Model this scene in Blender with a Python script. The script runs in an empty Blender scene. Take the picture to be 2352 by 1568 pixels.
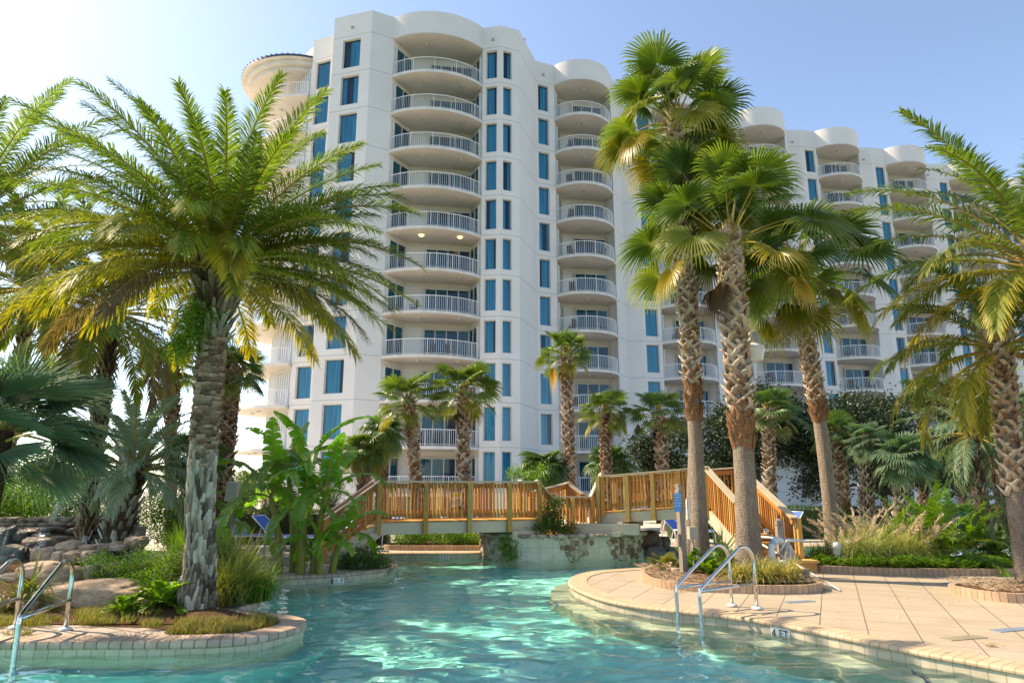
import bpy, math, random
from math import sin, cos, pi, radians, sqrt, atan2, hypot
from mathutils import Vector as V, Matrix, Euler, noise
from mathutils.geometry import tessellate_polygon

SC = bpy.context.scene
COL = SC.collection
PITCH = math.atan(334/1568)
SP, CP = sin(PITCH), cos(PITCH)
EYE = 1.65

# ------------------------------------------------------------------ mesh builder
class MB:
    def __init__(s):
        s.v = []; s.f = []; s.m = []; s.t = []; s.uv = None
    def add(s, vs, fs, mi=0, t=(0.5, 0.0)):
        o = len(s.v)
        s.v.extend(vs)
        if isinstance(t, list): s.t.extend(t)
        else: s.t.extend([t]*len(vs))
        for f in fs:
            s.f.append(tuple(i+o for i in f)); s.m.append(mi)
    def quad(s, a, b, c, d, mi=0, t=(0.5, 0.0)):
        s.add([tuple(a), tuple(b), tuple(c), tuple(d)], [(0, 1, 2, 3)], mi, t)
    def box(s, c, size, rz=0.0, mi=0, t=(0.5, 0.0), rx=0.0, ry=0.0):
        hx, hy, hz = size[0]/2, size[1]/2, size[2]/2
        vs = [(x, y, z) for z in (-hz, hz) for y in (-hy, hy) for x in (-hx, hx)]
        if rx or ry:
            R = Euler((rx, ry, rz)).to_matrix()
            vs = [tuple(R @ V(p) + V(c)) for p in vs]
        else:
            ca, sa = cos(rz), sin(rz)
            vs = [(c[0]+x*ca-y*sa, c[1]+x*sa+y*ca, c[2]+z) for x, y, z in vs]
        s.add(vs, [(0, 2, 3, 1), (4, 5, 7, 6), (0, 1, 5, 4), (2, 6, 7, 3), (0, 4, 6, 2), (1, 3, 7, 5)], mi, t)
    def beam(s, a, b, w, h, mi=0, t=(0.5, 0.0), up=(0, 0, 1)):
        a = V(a); b = V(b); d = (b-a)
        if d.length < 1e-6: return
        d.normalize(); u = V(up)
        if abs(d.dot(u)) > .98: u = V((0, 1, 0))
        x = d.cross(u).normalized(); y = x.cross(d).normalized()
        vs = []
        for p in (a, b):
            for sx, sy in ((-1, -1), (1, -1), (1, 1), (-1, 1)):
                vs.append(tuple(p + x*(sx*w/2) + y*(sy*h/2)))
        s.add(vs, [(0, 3, 2, 1), (4, 5, 6, 7), (0, 1, 5, 4), (1, 2, 6, 5), (2, 3, 7, 6), (3, 0, 4, 7)], mi, t)
    def tube(s, pts, rad, n=8, mi=0, t=(0.5, 0.0), cap=True):
        P = [V(p) for p in pts]; k = len(P)
        if not isinstance(rad, (list, tuple)): rad = [rad]*k
        vs = []; ref = None
        for i in range(k):
            d = (P[min(i+1, k-1)] - P[max(i-1, 0)])
            d = d.normalized() if d.length > 1e-9 else V((0, 0, 1))
            if ref is None:
                ref = V((1, 0, 0)) if abs(d.x) < .9 else V((0, 1, 0))
            x = (ref - d*ref.dot(d)).normalized(); y = d.cross(x); ref = x
            for j in range(n):
                a = 2*pi*j/n
                vs.append(tuple(P[i] + (x*cos(a) + y*sin(a))*rad[i]))
        fs = []
        for i in range(k-1):
            for j in range(n):
                fs.append((i*n+j, i*n+(j+1) % n, (i+1)*n+(j+1) % n, (i+1)*n+j))
        if cap:
            fs.append(tuple(range(n-1, -1, -1))); fs.append(tuple((k-1)*n+j for j in range(n)))
        s.add(vs, fs, mi, t)
    def lathe(s, prof, c=(0, 0, 0), n=16, mi=0, t=(0.5, 0.0)):
        vs = []; k = len(prof)
        for r, z in prof:
            for j in range(n):
                a = 2*pi*j/n; vs.append((c[0]+r*cos(a), c[1]+r*sin(a), c[2]+z))
        fs = [(i*n+j, i*n+(j+1) % n, (i+1)*n+(j+1) % n, (i+1)*n+j) for i in range(k-1) for j in range(n)]
        s.add(vs, fs, mi, t)
    def poly(s, pts, z, mi=0, t=(0.5, 0.0), flip=False):
        P = [V((p[0], p[1], 0)) for p in pts]
        tri = tessellate_polygon([P])
        area = sum(pts[i][0]*pts[(i+1) % len(pts)][1]-pts[(i+1) % len(pts)][0]*pts[i][1] for i in range(len(pts)))
        fs = []
        for a, b, c in tri:
            ar = (P[b]-P[a]).cross(P[c]-P[a]).z
            if abs(ar) < 1e-10: continue
            fs.append((a, b, c) if (ar > 0) != flip else (a, c, b))
        s.add([(p[0], p[1], z) for p in pts], fs, mi, t)
    def wall(s, pts, z0, z1, closed=True, mi=0, t=(0.5, 0.0)):
        n = len(pts); vs = []
        for p in pts: vs += [(p[0], p[1], z0), (p[0], p[1], z1)]
        fs = []
        for i in range(n if closed else n-1):
            j = (i+1) % n; fs.append((2*i, 2*j, 2*j+1, 2*i+1))
        s.add(vs, fs, mi, t)
    def prism(s, pts, z0, z1, mi=0, t=(0.5, 0.0)):
        s.poly(pts, z1, mi, t); s.poly(pts, z0, mi, t, True); s.wall(pts, z0, z1, True, mi, t)
    def mesh(s, name, mats, smooth=False):
        me = bpy.data.meshes.new(name)
        me.from_pydata(s.v, [], s.f)
        for m in (mats if isinstance(mats, (list, tuple)) else [mats]): me.materials.append(m)
        me.polygons.foreach_set('material_index', s.m)
        if smooth: me.polygons.foreach_set('use_smooth', [True]*len(s.f))
        at = me.attributes.new('tint', 'FLOAT_VECTOR', 'POINT')
        fl = []
        for a in s.t: fl += [a[0], a[1], a[2] if len(a) > 2 else 0.0]
        at.data.foreach_set('vector', fl)
        if s.uv is not None:
            uvl = me.uv_layers.new(name='UVMap')
            li = [0]*len(me.loops); me.loops.foreach_get('vertex_index', li)
            out = []
            for i in li: out += [s.uv[i][0], s.uv[i][1]]
            uvl.data.foreach_set('uv', out)
        me.update()
        return me
    def build(s, name, mats, parent=None, smooth=False, local=False, loc=None):
        return link(name, s.mesh(name, mats, smooth), parent, local, loc)

def wpos(o):
    p = V((0, 0, 0))
    while o: p += o.location; o = o.parent
    return p
def link(name, me, parent=None, local=False, loc=None):
    o = bpy.data.objects.new(name, me); COL.objects.link(o)
    if parent:
        o.parent = parent
        if not local: o.location = -wpos(parent)
    if loc is not None: o.location = loc
    return o
def tag(o, label=None, cat=None, group=None, kind=None):
    if label: o['label'] = label
    if cat: o['category'] = cat
    if group: o['group'] = group
    if kind: o['kind'] = kind
    return o
def thing(name, label, cat, loc=(0, 0, 0), rz=0.0, group=None):
    o = bpy.data.objects.new(name, None); COL.objects.link(o); o.location = loc; o.rotation_euler = (0, 0, rz)
    o.empty_display_size = .1
    return tag(o, label, cat, group)
def clone(src, parent=None):
    o = src.copy(); COL.objects.link(o)
    if parent is not None: o.parent = parent
    for ch in list(src.children): clone(ch, o)
    return o

# ------------------------------------------------------------------ curves
def smoothpoly(pts, closed=True, n=6):
    out = []; k = len(pts)
    rng = range(k) if closed else range(k-1)
    for i in rng:
        if closed: p0, p1, p2, p3 = pts[(i-1) % k], pts[i], pts[(i+1) % k], pts[(i+2) % k]
        else: p0, p1, p2, p3 = pts[max(i-1, 0)], pts[i], pts[i+1], pts[min(i+2, k-1)]
        for j in range(n):
            t = j/n
            out.append(tuple(.5*((2*p1[c])+(-p0[c]+p2[c])*t+(2*p0[c]-5*p1[c]+4*p2[c]-p3[c])*t*t+(-p0[c]+3*p1[c]-3*p2[c]+p3[c])*t**3) for c in range(len(p1))))
    if not closed: out.append(tuple(pts[-1]))
    return out
def resample(pts, step, closed=False):
    P = [V(p) for p in pts]
    if closed: P.append(P[0])
    out = [P[0].copy()]; acc = 0.0
    for a, b in zip(P, P[1:]):
        L = (b-a).length
        if L < 1e-9: continue
        d = step-acc
        while d < L:
            out.append(a+(b-a)*(d/L)); d += step
        acc = (acc+L) % step if True else acc
        acc = L-(d-step)
    if not closed and (out[-1]-P[-1]).length > step*.3: out.append(P[-1])
    if closed and (out[-1]-P[0]).length < step*.4: out.pop()
    return [tuple(p) for p in out]
def offset(pts, d, closed=True):
    """offset to the right-hand side of the direction of travel by d"""
    n = len(pts); out = []
    for i in range(n):
        a = pts[(i-1) % n] if closed else pts[max(i-1, 0)]
        b = pts[(i+1) % n] if closed else pts[min(i+1, n-1)]
        dx, dy = b[0]-a[0], b[1]-a[1]; L = hypot(dx, dy) or 1
        out.append((pts[i][0]+dy/L*d, pts[i][1]-dx/L*d))
    return out
def ccw(pts):
    a = sum(pts[i][0]*pts[(i+1) % len(pts)][1]-pts[(i+1) % len(pts)][0]*pts[i][1] for i in range(len(pts)))
    return pts if a > 0 else pts[::-1]

# ------------------------------------------------------------------ materials
class NT:
    def __init__(s, name):
        s.mat = bpy.data.materials.new(name); s.mat.use_nodes = True; s.t = s.mat.node_tree
        s.t.nodes.clear(); s.out = s.n('ShaderNodeOutputMaterial')
    def n(s, typ, **k):
        x = s.t.nodes.new(typ)
        for a, b in k.items(): setattr(x, a, b)
        return x
    def l(s, a, b): s.t.links.new(a, b)
    def val(s, sock, x):
        if hasattr(x, 'is_output') or isinstance(x, bpy.types.NodeSocket): s.l(x, sock)
        elif x is not None:
            if isinstance(x, (tuple, list)) and len(x) == 3 and sock.type == 'RGBA': x = (*x, 1)
            sock.default_value = x
    def noise(s, scale, detail=4, rough=.55, coord='Object', vec=None, dist=0.0, mapscale=None):
        nn = s.n('ShaderNodeTexNoise'); nn.inputs['Scale'].default_value = scale; nn.inputs['Detail'].default_value = detail
        nn.inputs['Roughness'].default_value = rough; nn.inputs['Distortion'].default_value = dist
        v = vec if vec is not None else s.coord(coord)
        if mapscale: v = s.map(v, mapscale)
        s.l(v, nn.inputs['Vector']); return nn.outputs['Fac']
    def coord(s, c='Object'):
        return s.n('ShaderNodeTexCoord').outputs[c]
    def map(s, vec, scale=(1, 1, 1), rot=(0, 0, 0), loc=(0, 0, 0)):
        m = s.n('ShaderNodeMapping'); m.inputs['Scale'].default_value = scale; m.inputs['Rotation'].default_value = rot; m.inputs['Location'].default_value = loc
        s.l(vec, m.inputs['Vector']); return m.outputs[0]
    def ramp(s, fac, stops):
        r = s.n('ShaderNodeValToRGB'); e = r.color_ramp.elements
        while len(e) < len(stops): e.new(.5)
        for i, (p, c) in enumerate(stops):
            e[i].position = p; e[i].color = (*c, 1) if len(c) == 3 else c
        s.l(fac, r.inputs[0]); return r.outputs[0]
    def mix(s, fac, a, b, mode='MIX'):
        m = s.n('ShaderNodeMix', data_type='RGBA', blend_type=mode)
        s.val(m.inputs[0], fac); s.val(m.inputs[6], a); s.val(m.inputs[7], b); return m.outputs[2]
    def math(s, op, a, b=None, clamp=False):
        m = s.n('ShaderNodeMath', operation=op, use_clamp=clamp); s.val(m.inputs[0], a)
        if b is not None: s.val(m.inputs[1], b)
        return m.outputs[0]
    def attr(s, name='tint'):
        a = s.n('ShaderNodeAttribute', attribute_name=name); sp = s.n('ShaderNodeSeparateXYZ'); s.l(a.outputs['Vector'], sp.inputs[0]); return sp.outputs
    def bump(s, h, strength=.3, dist=.02, normal=None):
        b = s.n('ShaderNodeBump'); b.inputs['Strength'].default_value = strength; b.inputs['Distance'].default_value = dist
        s.l(h, b.inputs['Height'])
        if normal is not None: s.l(normal, b.inputs['Normal'])
        return b.outputs[0]
    def pri(s, base, rough=.6, normal=None, metal=0.0, spec=.5, **k):
        p = s.n('ShaderNodeBsdfPrincipled'); s.val(p.inputs['Base Color'], base); s.val(p.inputs['Roughness'], rough)
        p.inputs['Metallic'].default_value = metal; p.inputs['Specular IOR Level'].default_value = spec
        if normal is not None: s.l(normal, p.inputs['Normal'])
        for a, b in k.items(): s.val(p.inputs[a], b)
        return p.outputs[0]
    def done(s, sh):
        s.l(sh, s.out.inputs[0]); return s.mat

def M_simple(name, col, rough=.6, var=.12, scale=6.0, metal=0.0, bump=0.0, spec=.5, coord='Object'):
    n = NT(name); f = n.noise(scale, 5, coord=coord)
    lo = tuple(c*(1-var) for c in col); hi = tuple(min(1, c*(1+var)) for c in col)
    c = n.ramp(f, [(.3, lo), (.7, hi)])
    nm = n.bump(n.noise(scale*6, 4, coord=coord), bump, .01) if bump else None
    return n.done(n.pri(c, rough, nm, metal, spec))

def M_leaf(name, dark, mid, light, yellow=(.55, .42, .04), rough=.42, trans=.4, tcol=None, spec=.45):
    n = NT(name); a = n.attr()
    c = n.ramp(a[0], [(0, dark), (.5, mid), (1, light)])
    c = n.mix(a[1], c, yellow)
    c = n.mix(a[2], c, (.16, .105, .06))
    p = n.pri(c, rough, spec=spec)
    tr = n.n('ShaderNodeBsdfTranslucent')
    tc = n.mix(1.0, c, tcol or (1.5, 1.6, .55), 'MULTIPLY')
    n.l(tc, tr.inputs[0])
    mx = n.n('ShaderNodeMixShader'); mx.inputs[0].default_value = trans
    n.l(p, mx.inputs[1]); n.l(tr.outputs[0], mx.inputs[2])
    return n.done(mx.outputs[0])
def M_tint(name, stops, rough=.8, bump=.4, bscale=30.0, mapscale=(1, 1, 1), extra=None, spec=.2):
    """solid stuff coloured by the per-piece tint attribute"""
    n = NT(name); a = n.attr(); f = n.noise(bscale, 5, mapscale=mapscale)
    c = n.ramp(a[0], stops)
    c = n.mix(.55, c, n.ramp(f, [(.25, (.45, .45, .45)), (.75, (1.3, 1.3, 1.3))]), 'MULTIPLY')
    return n.done(n.pri(c, rough, n.bump(f, bump, .01), spec=spec))
MT = {}
def mats():
    n = NT('hotel_stucco')
    f = n.noise(.35, 6, .6); f2 = n.noise(1.2, 5, .7, mapscale=(3, 3, .25))
    c = n.ramp(f, [(.3, (.70, .67, .62)), (.7, (.77, .74, .69))])
    c = n.mix(n.ramp(f2, [(.62, (0, 0, 0)), (.85, (.42, .42, .42))]), c, (.52, .50, .46))
    g = n.n('ShaderNodeSeparateXYZ'); n.l(n.coord('Object'), g.inputs[0])
    z = n.math('FRACT', n.math('DIVIDE', n.math('SUBTRACT', g.outputs[2], 1.21), 3.0))
    j = n.math('LESS_THAN', z, .018)
    c = n.mix(n.math('MULTIPLY', j, .6), c, (.35, .34, .31))
    MT['stucco'] = n.done(n.pri(c, .85, n.bump(n.noise(40, 3), .08, .01), spec=.25))
    MT['soffit'] = M_simple('balcony_concrete', (.68, .63, .56), .9, .06, .6)
    MT['slabedge'] = M_simple('balcony_edge', (.70, .66, .60), .85, .1, 1.2)
    MT['frame'] = M_simple('aluminium_frame', (.62, .60, .54), .5, .05)
    MT['railing'] = M_simple('white_railing', (.80, .80, .79), .4, .03)
    MT['roofmetal'] = M_simple('dark_blue_metal_roof', (.04, .055, .09), .4, .1)
    MT['lampglass'] = M_simple('ceiling_lamp_glass', (.55, .53, .48), .3, .05)
    def curtain(name, a, b, sc):
        n = NT(name); t = n.attr()
        c = n.ramp(t[0], [(0, a), (1, b)])
        w = n.n('ShaderNodeTexNoise'); w.inputs['Scale'].default_value = 1.0; n.l(n.map(n.coord('Object'), (sc, sc, .25)), w.inputs['Vector'])
        c = n.mix(n.ramp(w.outputs['Fac'], [(.35, (.75, .75, .75)), (.65, (.0, .0, .0))]), c, tuple(x*.55 for x in a))
        return n.done(n.pri(c, .8, spec=.1))
    MT['curtain'] = curtain('teal_curtain', (.03, .47, .70), (.08, .62, .86), 9)
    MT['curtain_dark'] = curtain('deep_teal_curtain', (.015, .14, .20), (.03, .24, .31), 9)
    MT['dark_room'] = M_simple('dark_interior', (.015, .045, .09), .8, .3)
    n = NT('window_glass'); fr = n.n('ShaderNodeFresnel'); fr.inputs[0].default_value = 1.42
    t = n.n('ShaderNodeBsdfTransparent'); t.inputs[0].default_value = (.80, .95, 1, 1); g = n.n('ShaderNodeBsdfGlossy'); g.inputs['Roughness'].default_value = .01
    g.inputs['Color'].default_value = (.8, .92, 1, 1)
    bp = n.bump(n.noise(.6, 2), .05, .05); n.l(bp, g.inputs['Normal']); n.l(bp, fr.inputs['Normal'])
    mx = n.n('ShaderNodeMixShader'); n.l(n.math('ADD', fr.outputs[0], .01), mx.inputs[0]); n.l(t.outputs[0], mx.inputs[1]); n.l(g.outputs[0], mx.inputs[2])
    MT['glass'] = n.done(mx.outputs[0])
    # water
    n = NT('pool_water'); g = n.n('ShaderNodeBsdfGlass'); g.inputs['IOR'].default_value = 1.33; g.inputs['Roughness'].default_value = 0.0
    g.inputs['Color'].default_value = (.95, 1.0, .99, 1); n.out; MT['water'] = n.done(g.outputs[0])
    n = NT('pool_plaster'); f = n.noise(.5, 4); c = n.ramp(f, [(.35, (.26, .88, .78)), (.65, (.36, .93, .85))])
    MT['plaster'] = n.done(n.pri(c, .7, spec=.2))
    MT['plaster_light'] = M_simple('pale_pool_step_plaster', (.55, .60, .44), .7, .08, 2)
    # band of cream tiles below the coping (uv: metres along, metres up)
    def tiles(name, col, grout, tw, th, var=.1, rough=.35, jw=.006, bump=.3, off=0.0):
        n = NT(name); b = n.n('ShaderNodeTexBrick'); uv = n.coord('UV'); n.l(uv, b.inputs['Vector'])
        b.offset = off; b.inputs['Scale'].default_value = 1.0
        b.inputs['Brick Width'].default_value = tw; b.inputs['Row Height'].default_value = th; b.inputs['Mortar Size'].default_value = jw
        b.inputs['Mortar Smooth'].default_value = .1; b.inputs['Bias'].default_value = 0
        b.inputs['Color1'].default_value = (*[c*(1-var) for c in col], 1); b.inputs['Color2'].default_value = (*[min(1, c*(1+var)) for c in col], 1)
        b.inputs['Mortar'].default_value = (*grout, 1)
        f = n.noise(5, 5, .65)
        c = n.mix(.5, b.outputs['Color'], n.ramp(f, [(.3, (.66, .64, .6)), (.7, (1.2, 1.2, 1.2))]), 'MULTIPLY')
        inv = n.math('SUBTRACT', 1.0, b.outputs['Fac'])
        return n.done(n.pri(c, rough, n.bump(inv, bump, .01), spec=.35))
    MT['tile'] = tiles('cream_waterline_tile', (.52, .45, .33), (.34, .28, .19), .152, .152)
    MT['wall_tile'] = tiles('pale_planter_tile', (.54, .50, .41), (.36, .35, .31), .30, .30, .05, .5, .005)
    MT['coping'] = tiles('bullnose_brick_coping', (.56, .40, .26), (.33, .22, .13), .105, 5.0, .08, .75, .006, .5)
    MT['coping_pink'] = tiles('pinkish_brick_coping', (.50, .37, .28), (.25, .15, .1), .13, 5.0, .16, .8, .008, .6)
    MT['kerb'] = tiles('brick_bed_kerb', (.50, .335, .22), (.26, .17, .11), .10, 5.0, .10, .85, .006, .6)
    # deck paving
    def deck(name, col, rot, w, h, jw=.010, fine=False):
        n = NT(name); v = n.map(n.coord('Object'), (1, 1, 1), (0, 0, rot)); b = n.n('ShaderNodeTexBrick'); n.l(v, b.inputs['Vector'])
        b.offset = .5; b.inputs['Scale'].default_value = 1; b.inputs['Brick Width'].default_value = w; b.inputs['Row Height'].default_value = h
        b.inputs['Mortar Size'].default_value = jw; b.inputs['Mortar Smooth'].default_value = .3; b.inputs['Bias'].default_value = 0
        b.inputs['Color1'].default_value = (*[c*.96 for c in col], 1); b.inputs['Color2'].default_value = (*[c*1.04 for c in col], 1)
        b.inputs['Mortar'].default_value = (*[c*.42 for c in col], 1)
        f = n.noise(1.3, 6, .62); f2 = n.noise(60, 4)
        c = n.mix(.6, b.outputs['Color'], n.ramp(f, [(.3, (.80, .78, .75)), (.7, (1.13, 1.13, 1.14))]), 'MULTIPLY')
        c = n.mix(.3, c, n.ramp(f2, [(.3, (.7, .7, .7)), (.7, (1.2, 1.2, 1.2))]), 'MULTIPLY')
        if fine:
            sp = n.n('ShaderNodeSeparateXYZ'); n.l(v, sp.inputs[0]); wob = n.math('MULTIPLY', n.noise(.8, 3), .05)
            fl = n.math('LESS_THAN', n.math('FRACT', n.math('ADD', n.math('DIVIDE', sp.outputs[1], .60), wob)), .03)
            br = n.ramp(n.noise(1.1, 3), [(.35, (.4, .4, .4)), (.6, (.95, .95, .95))])
            c = n.mix(n.math('MULTIPLY', fl, br), c, tuple(q*.45 for q in col))
        st = n.noise(2.2, 6, .7, mapscale=(1, 3, 1))
        c = n.mix(n.ramp(st, [(.66, (0, 0, 0)), (.8, (.35, .35, .35))]), c, (.22, .14, .09))
        h = n.math('ADD', n.math('MULTIPLY', n.math('SUBTRACT', 1.0, b.outputs['Fac']), 1.0), n.math('MULTIPLY', f2, .25))
        return n.done(n.pri(c, .8, n.bump(h, .45, .012), spec=.3))
    MT['deck'] = deck('stamped_tan_paving', (.43, .35, .255), radians(24.5), .52, 60.0, .008, True)
    MT['deck_far'] = deck('pale_far_paving', (.50, .42, .33), .1, .6, .6)
    MT['flag'] = deck('broken_flagstone', (.44, .37, .31), .5, .45, .38, .02)
    n = NT('brown_mulch'); f = n.noise(45, 8, .75, mapscale=(1, 2.4, 1)); g2 = n.noise(3, 4)
    c = n.ramp(f, [(.3, (.045, .022, .012)), (.55, (.17, .09, .05)), (.75, (.36, .22, .13))])
    c = n.mix(n.ramp(g2, [(.4, (0, 0, 0)), (.7, (.5, .5, .5))]), c, (.19, .11, .065))
    MT['mulch'] = n.done(n.pri(c, .95, n.bump(f, .9, .04), spec=.1))
    MT['sandy'] = M_simple('pale_sandy_ground', (.58, .52, .43), .95, .12, .8, bump=.3)
    n = NT('ground_lawn'); f = n.noise(6, 8, .7); c = n.ramp(f, [(.3, (.03, .05, .015)), (.55, (.07, .09, .03)), (.8, (.16, .13, .07))])
    MT['lawn'] = n.done(n.pri(c, .95, n.bump(n.noise(40, 5), .8, .05), spec=.1))
    # rocks
    def rock(name, a, b, c3, wet=False):
        n = NT(name); f = n.noise(2.2, 8, .62, dist=.6); f2 = n.noise(14, 6, .6)
        oi = n.n('ShaderNodeObjectInfo')
        c = n.ramp(n.math('ADD', n.math('MULTIPLY', f, .8), n.math('MULTIPLY', oi.outputs['Random'], .2)), [(.3, a), (.52, b), (.7, c3)])
        c = n.mix(.5, c, n.ramp(f2, [(.3, (.5, .48, .46)), (.7, (1.3, 1.3, 1.3))]), 'MULTIPLY')
        return n.done(n.pri(c, .22 if wet else .85, n.bump(n.math('ADD', n.math('MULTIPLY', n.noise(7, 8, .7), 2.0), n.noise(50, 3)), .8, .04), spec=.6 if wet else .25))
    MT['rock'] = rock('tan_sandstone', (.38, .26, .165), (.58, .43, .30), (.72, .58, .44))
    MT['rock_grey'] = rock('grey_wet_stone', (.06, .06, .05), (.17, .155, .13), (.33, .29, .24), True)
    MT['rock_brown'] = rock('wet_brown_stone', (.03, .014, .008), (.085, .04, .02), (.22, .11, .05), True)
    MT['ledge'] = rock('buff_ledge_stone', (.24, .18, .12), (.42, .34, .25), (.55, .47, .36))
    MT['pebble'] = M_tint('mosaic_stone', [(0, (.16, .10, .06)), (.35, (.28, .19, .12)), (.6, (.38, .32, .23)), (1, (.55, .49, .38))], .8, .5, 20)
    MT['pebble_buff'] = M_tint('buff_mosaic_stone', [(0, (.28, .22, .15)), (.5, (.42, .35, .26)), (1, (.56, .49, .39))], .8, .5, 20)
    MT['mortar'] = M_simple('stone_mortar', (.40, .36, .29), .9, .15, 8, bump=.3)
    # wood
    MT['wood'] = M_tint('orange_stained_wood', [(0, (.38, .135, .03)), (.45, (.58, .25, .06)), (.75, (.70, .38, .10)), (1, (.80, .54, .2))], .55, .25, 9, (14, 14, 1), spec=.35)
    MT['post'] = M_tint('yellowed_post_wood', [(0, (.36, .17, .035)), (.5, (.44, .27, .07)), (1, (.50, .36, .14))], .6, .25, 9, (14, 14, 1), spec=.3)
    MT['cap'] = M_simple('tan_painted_handrail', (.50, .42, .28), .5, .08, 3)
    MT['beam'] = M_simple('beige_painted_beam', (.52, .45, .33), .55, .08, 2)
    MT['greywood'] = M_tint('weathered_grey_wood', [(0, (.20, .155, .12)), (1, (.36, .30, .25))], .85, .5, 7, (10, 10, .7))
    # trunks
    def trunk(name, stops, band=0.0, bs=40.0, mapscale=(1, 1, 1), bump=.8):
        n = NT(name); a = n.attr(); f = n.noise(bs, 6, .65, mapscale=mapscale); f2 = n.noise(2.0, 4)
        c = n.ramp(f, stops)
        c = n.mix(.5, c, n.ramp(f2, [(.3, (.65, .62, .6)), (.7, (1.25, 1.25, 1.25))]), 'MULTIPLY')
        h = f
        if band:
            w = n.n('ShaderNodeTexWave', wave_type='BANDS', bands_direction='Z'); w.inputs['Scale'].default_value = band; w.inputs['Distortion'].default_value = 6.5
            w.inputs['Detail'].default_value = 3; w.inputs['Detail Scale'].default_value = 2.0; n.l(n.coord('Object'), w.inputs[0])
            h = n.math('ADD', n.math('MULTIPLY', f, 1.3), n.math('MULTIPLY', w.outputs['Fac'], .28))
            c = n.mix(n.math('MULTIPLY', n.math('SUBTRACT', 1.0, w.outputs['Fac']), .35), c, (.12, .085, .06))
        return n.done(n.pri(c, .9, n.bump(h, bump, .03), spec=.15))
    MT['smooth_trunk'] = trunk('ringed_grey_trunk', [(.3, (.17, .125, .09)), (.5, (.34, .27, .205)), (.7, (.44, .36, .285))], 8.0, 9, (7, 7, .7), .8)
    MT['core_trunk'] = trunk('fibrous_dark_trunk', [(.3, (.035, .02, .012)), (.6, (.13, .075, .045)), (.8, (.22, .14, .09))])
    MT['fibre'] = trunk('red_brown_trunk_fibre', [(.3, (.13, .06, .03)), (.55, (.30, .155, .075)), (.75, (.44, .29, .17))], 0, 14, (5, 5, .8))
    MT['boot'] = M_tint('tan_leaf_boot', [(0, (.09, .045, .024)), (.3, (.27, .15, .085)), (.65, (.50, .365, .25)), (1, (.68, .56, .43))], .8, .6, 12, (3, 3, 1))
    MT['boot_brown'] = M_tint('brown_leaf_boot', [(0, (.06, .036, .022)), (.5, (.22, .14, .085)), (1, (.44, .33, .23))], .85, .6, 12, (3, 3, 1))
    MT['boot_grey'] = M_tint('grey_leaf_boot', [(0, (.06, .042, .028)), (.5, (.27, .22, .165)), (1, (.55, .50, .40))], .9, 1.0, 11, (9, 9, .7))
    MT['petiole'] = M_tint('orange_petiole', [(0, (.16, .17, .03)), (.5, (.33, .24, .05)), (1, (.45, .27, .08))], .5, .1, 10)
    # leaves
    MT['date'] = M_leaf('date_palm_leaf', (.042, .078, .020), (.10, .155, .028), (.20, .27, .045), (.66, .46, .05), .5, .48)
    MT['fan'] = M_leaf('fan_palm_leaf', (.045, .078, .018), (.105, .165, .030), (.22, .285, .058), (.70, .42, .03), .38, .38)
    MT['fan_dark'] = M_leaf('deep_fan_palm_leaf', (.036, .072, .024), (.075, .145, .040), (.15, .24, .065), (.50, .34, .05), .42, .28)
    MT['fan_blue'] = M_leaf('blue_green_palm_leaf', (.055, .095, .052), (.11, .185, .10), (.20, .29, .15), (.36, .34, .12), .6, .3, (1.2, 1.5, .8))
    MT['silver'] = M_leaf('silvery_palm_leaf', (.15, .19, .12), (.27, .33, .22), (.42, .48, .33), (.42, .40, .2), .5, .3, (1.2, 1.4, .8))
    MT['banana'] = M_leaf('banana_leaf', (.045, .13, .016), (.10, .25, .026), (.21, .40, .045), (.50, .40, .06), .35, .48, (1.4, 1.8, .35), .5)
    MT['oak'] = M_leaf('dark_oak_leaf', (.018, .034, .012), (.028, .049, .017), (.044, .068, .024), (.2, .2, .06), .55, .15)
    MT['shrub'] = M_leaf('bright_shrub_leaf', (.055, .125, .014), (.125, .25, .026), (.26, .40, .045), (.45, .40, .06), .5, .42)
    MT['shrub_dark'] = M_leaf('green_shrub_leaf', (.028, .062, .012), (.065, .13, .022), (.13, .21, .038), (.35, .30, .06), .5, .3)
    MT['hedge'] = M_leaf('clipped_hedge_leaf', (.035, .05, .015), (.075, .10, .03), (.14, .17, .05), (.35, .32, .08), .5, .25)
    MT['areca'] = M_leaf('lime_palm_leaf', (.045, .115, .010), (.10, .22, .018), (.22, .37, .03), (.55, .45, .05), .4, .45)
    MT['grass'] = M_leaf('lawn_edge_grass', (.08, .10, .015), (.15, .17, .03), (.27, .27, .06), (.42, .30, .12), .6, .4)
    MT['fountain'] = M_leaf('fountain_grass_blade', (.26, .32, .09), (.42, .47, .17), (.66, .66, .36), (.6, .5, .3), .5, .4)
    MT['plume'] = M_leaf('tan_grass_plume', (.58, .44, .30), (.75, .61, .45), (.86, .76, .62), (.7, .6, .4), .7, .4, (1.1, 1.0, .8))
    MT['lily'] = M_leaf('strap_leaf', (.07, .13, .02), (.17, .22, .04), (.33, .34, .08), (.66, .46, .20), .5, .35)
    MT['steel'] = M_simple('polished_steel', (.62, .62, .61), .14, .04, metal=1.0)
    MT['white'] = M_simple('white_plastic', (.72, .71, .66), .45, .05)
    MT['blue_sling'] = M_simple('blue_sling_fabric', (.03, .12, .45), .6, .15, 20)
    MT['ltblue'] = M_simple('pale_blue_strap', (.25, .42, .55), .6, .1)
    MT['sign_blue'] = M_simple('blue_sign_face', (.05, .27, .58), .5, .05)
    MT['ink'] = M_simple('black_ink', (.02, .02, .022), .6, .1)
    MT['letter'] = M_simple('white_lettering', (.85, .85, .85), .5, .02)
    MT['rope'] = M_simple('white_rope', (.66, .62, .56), .8, .1, 40)
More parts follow.
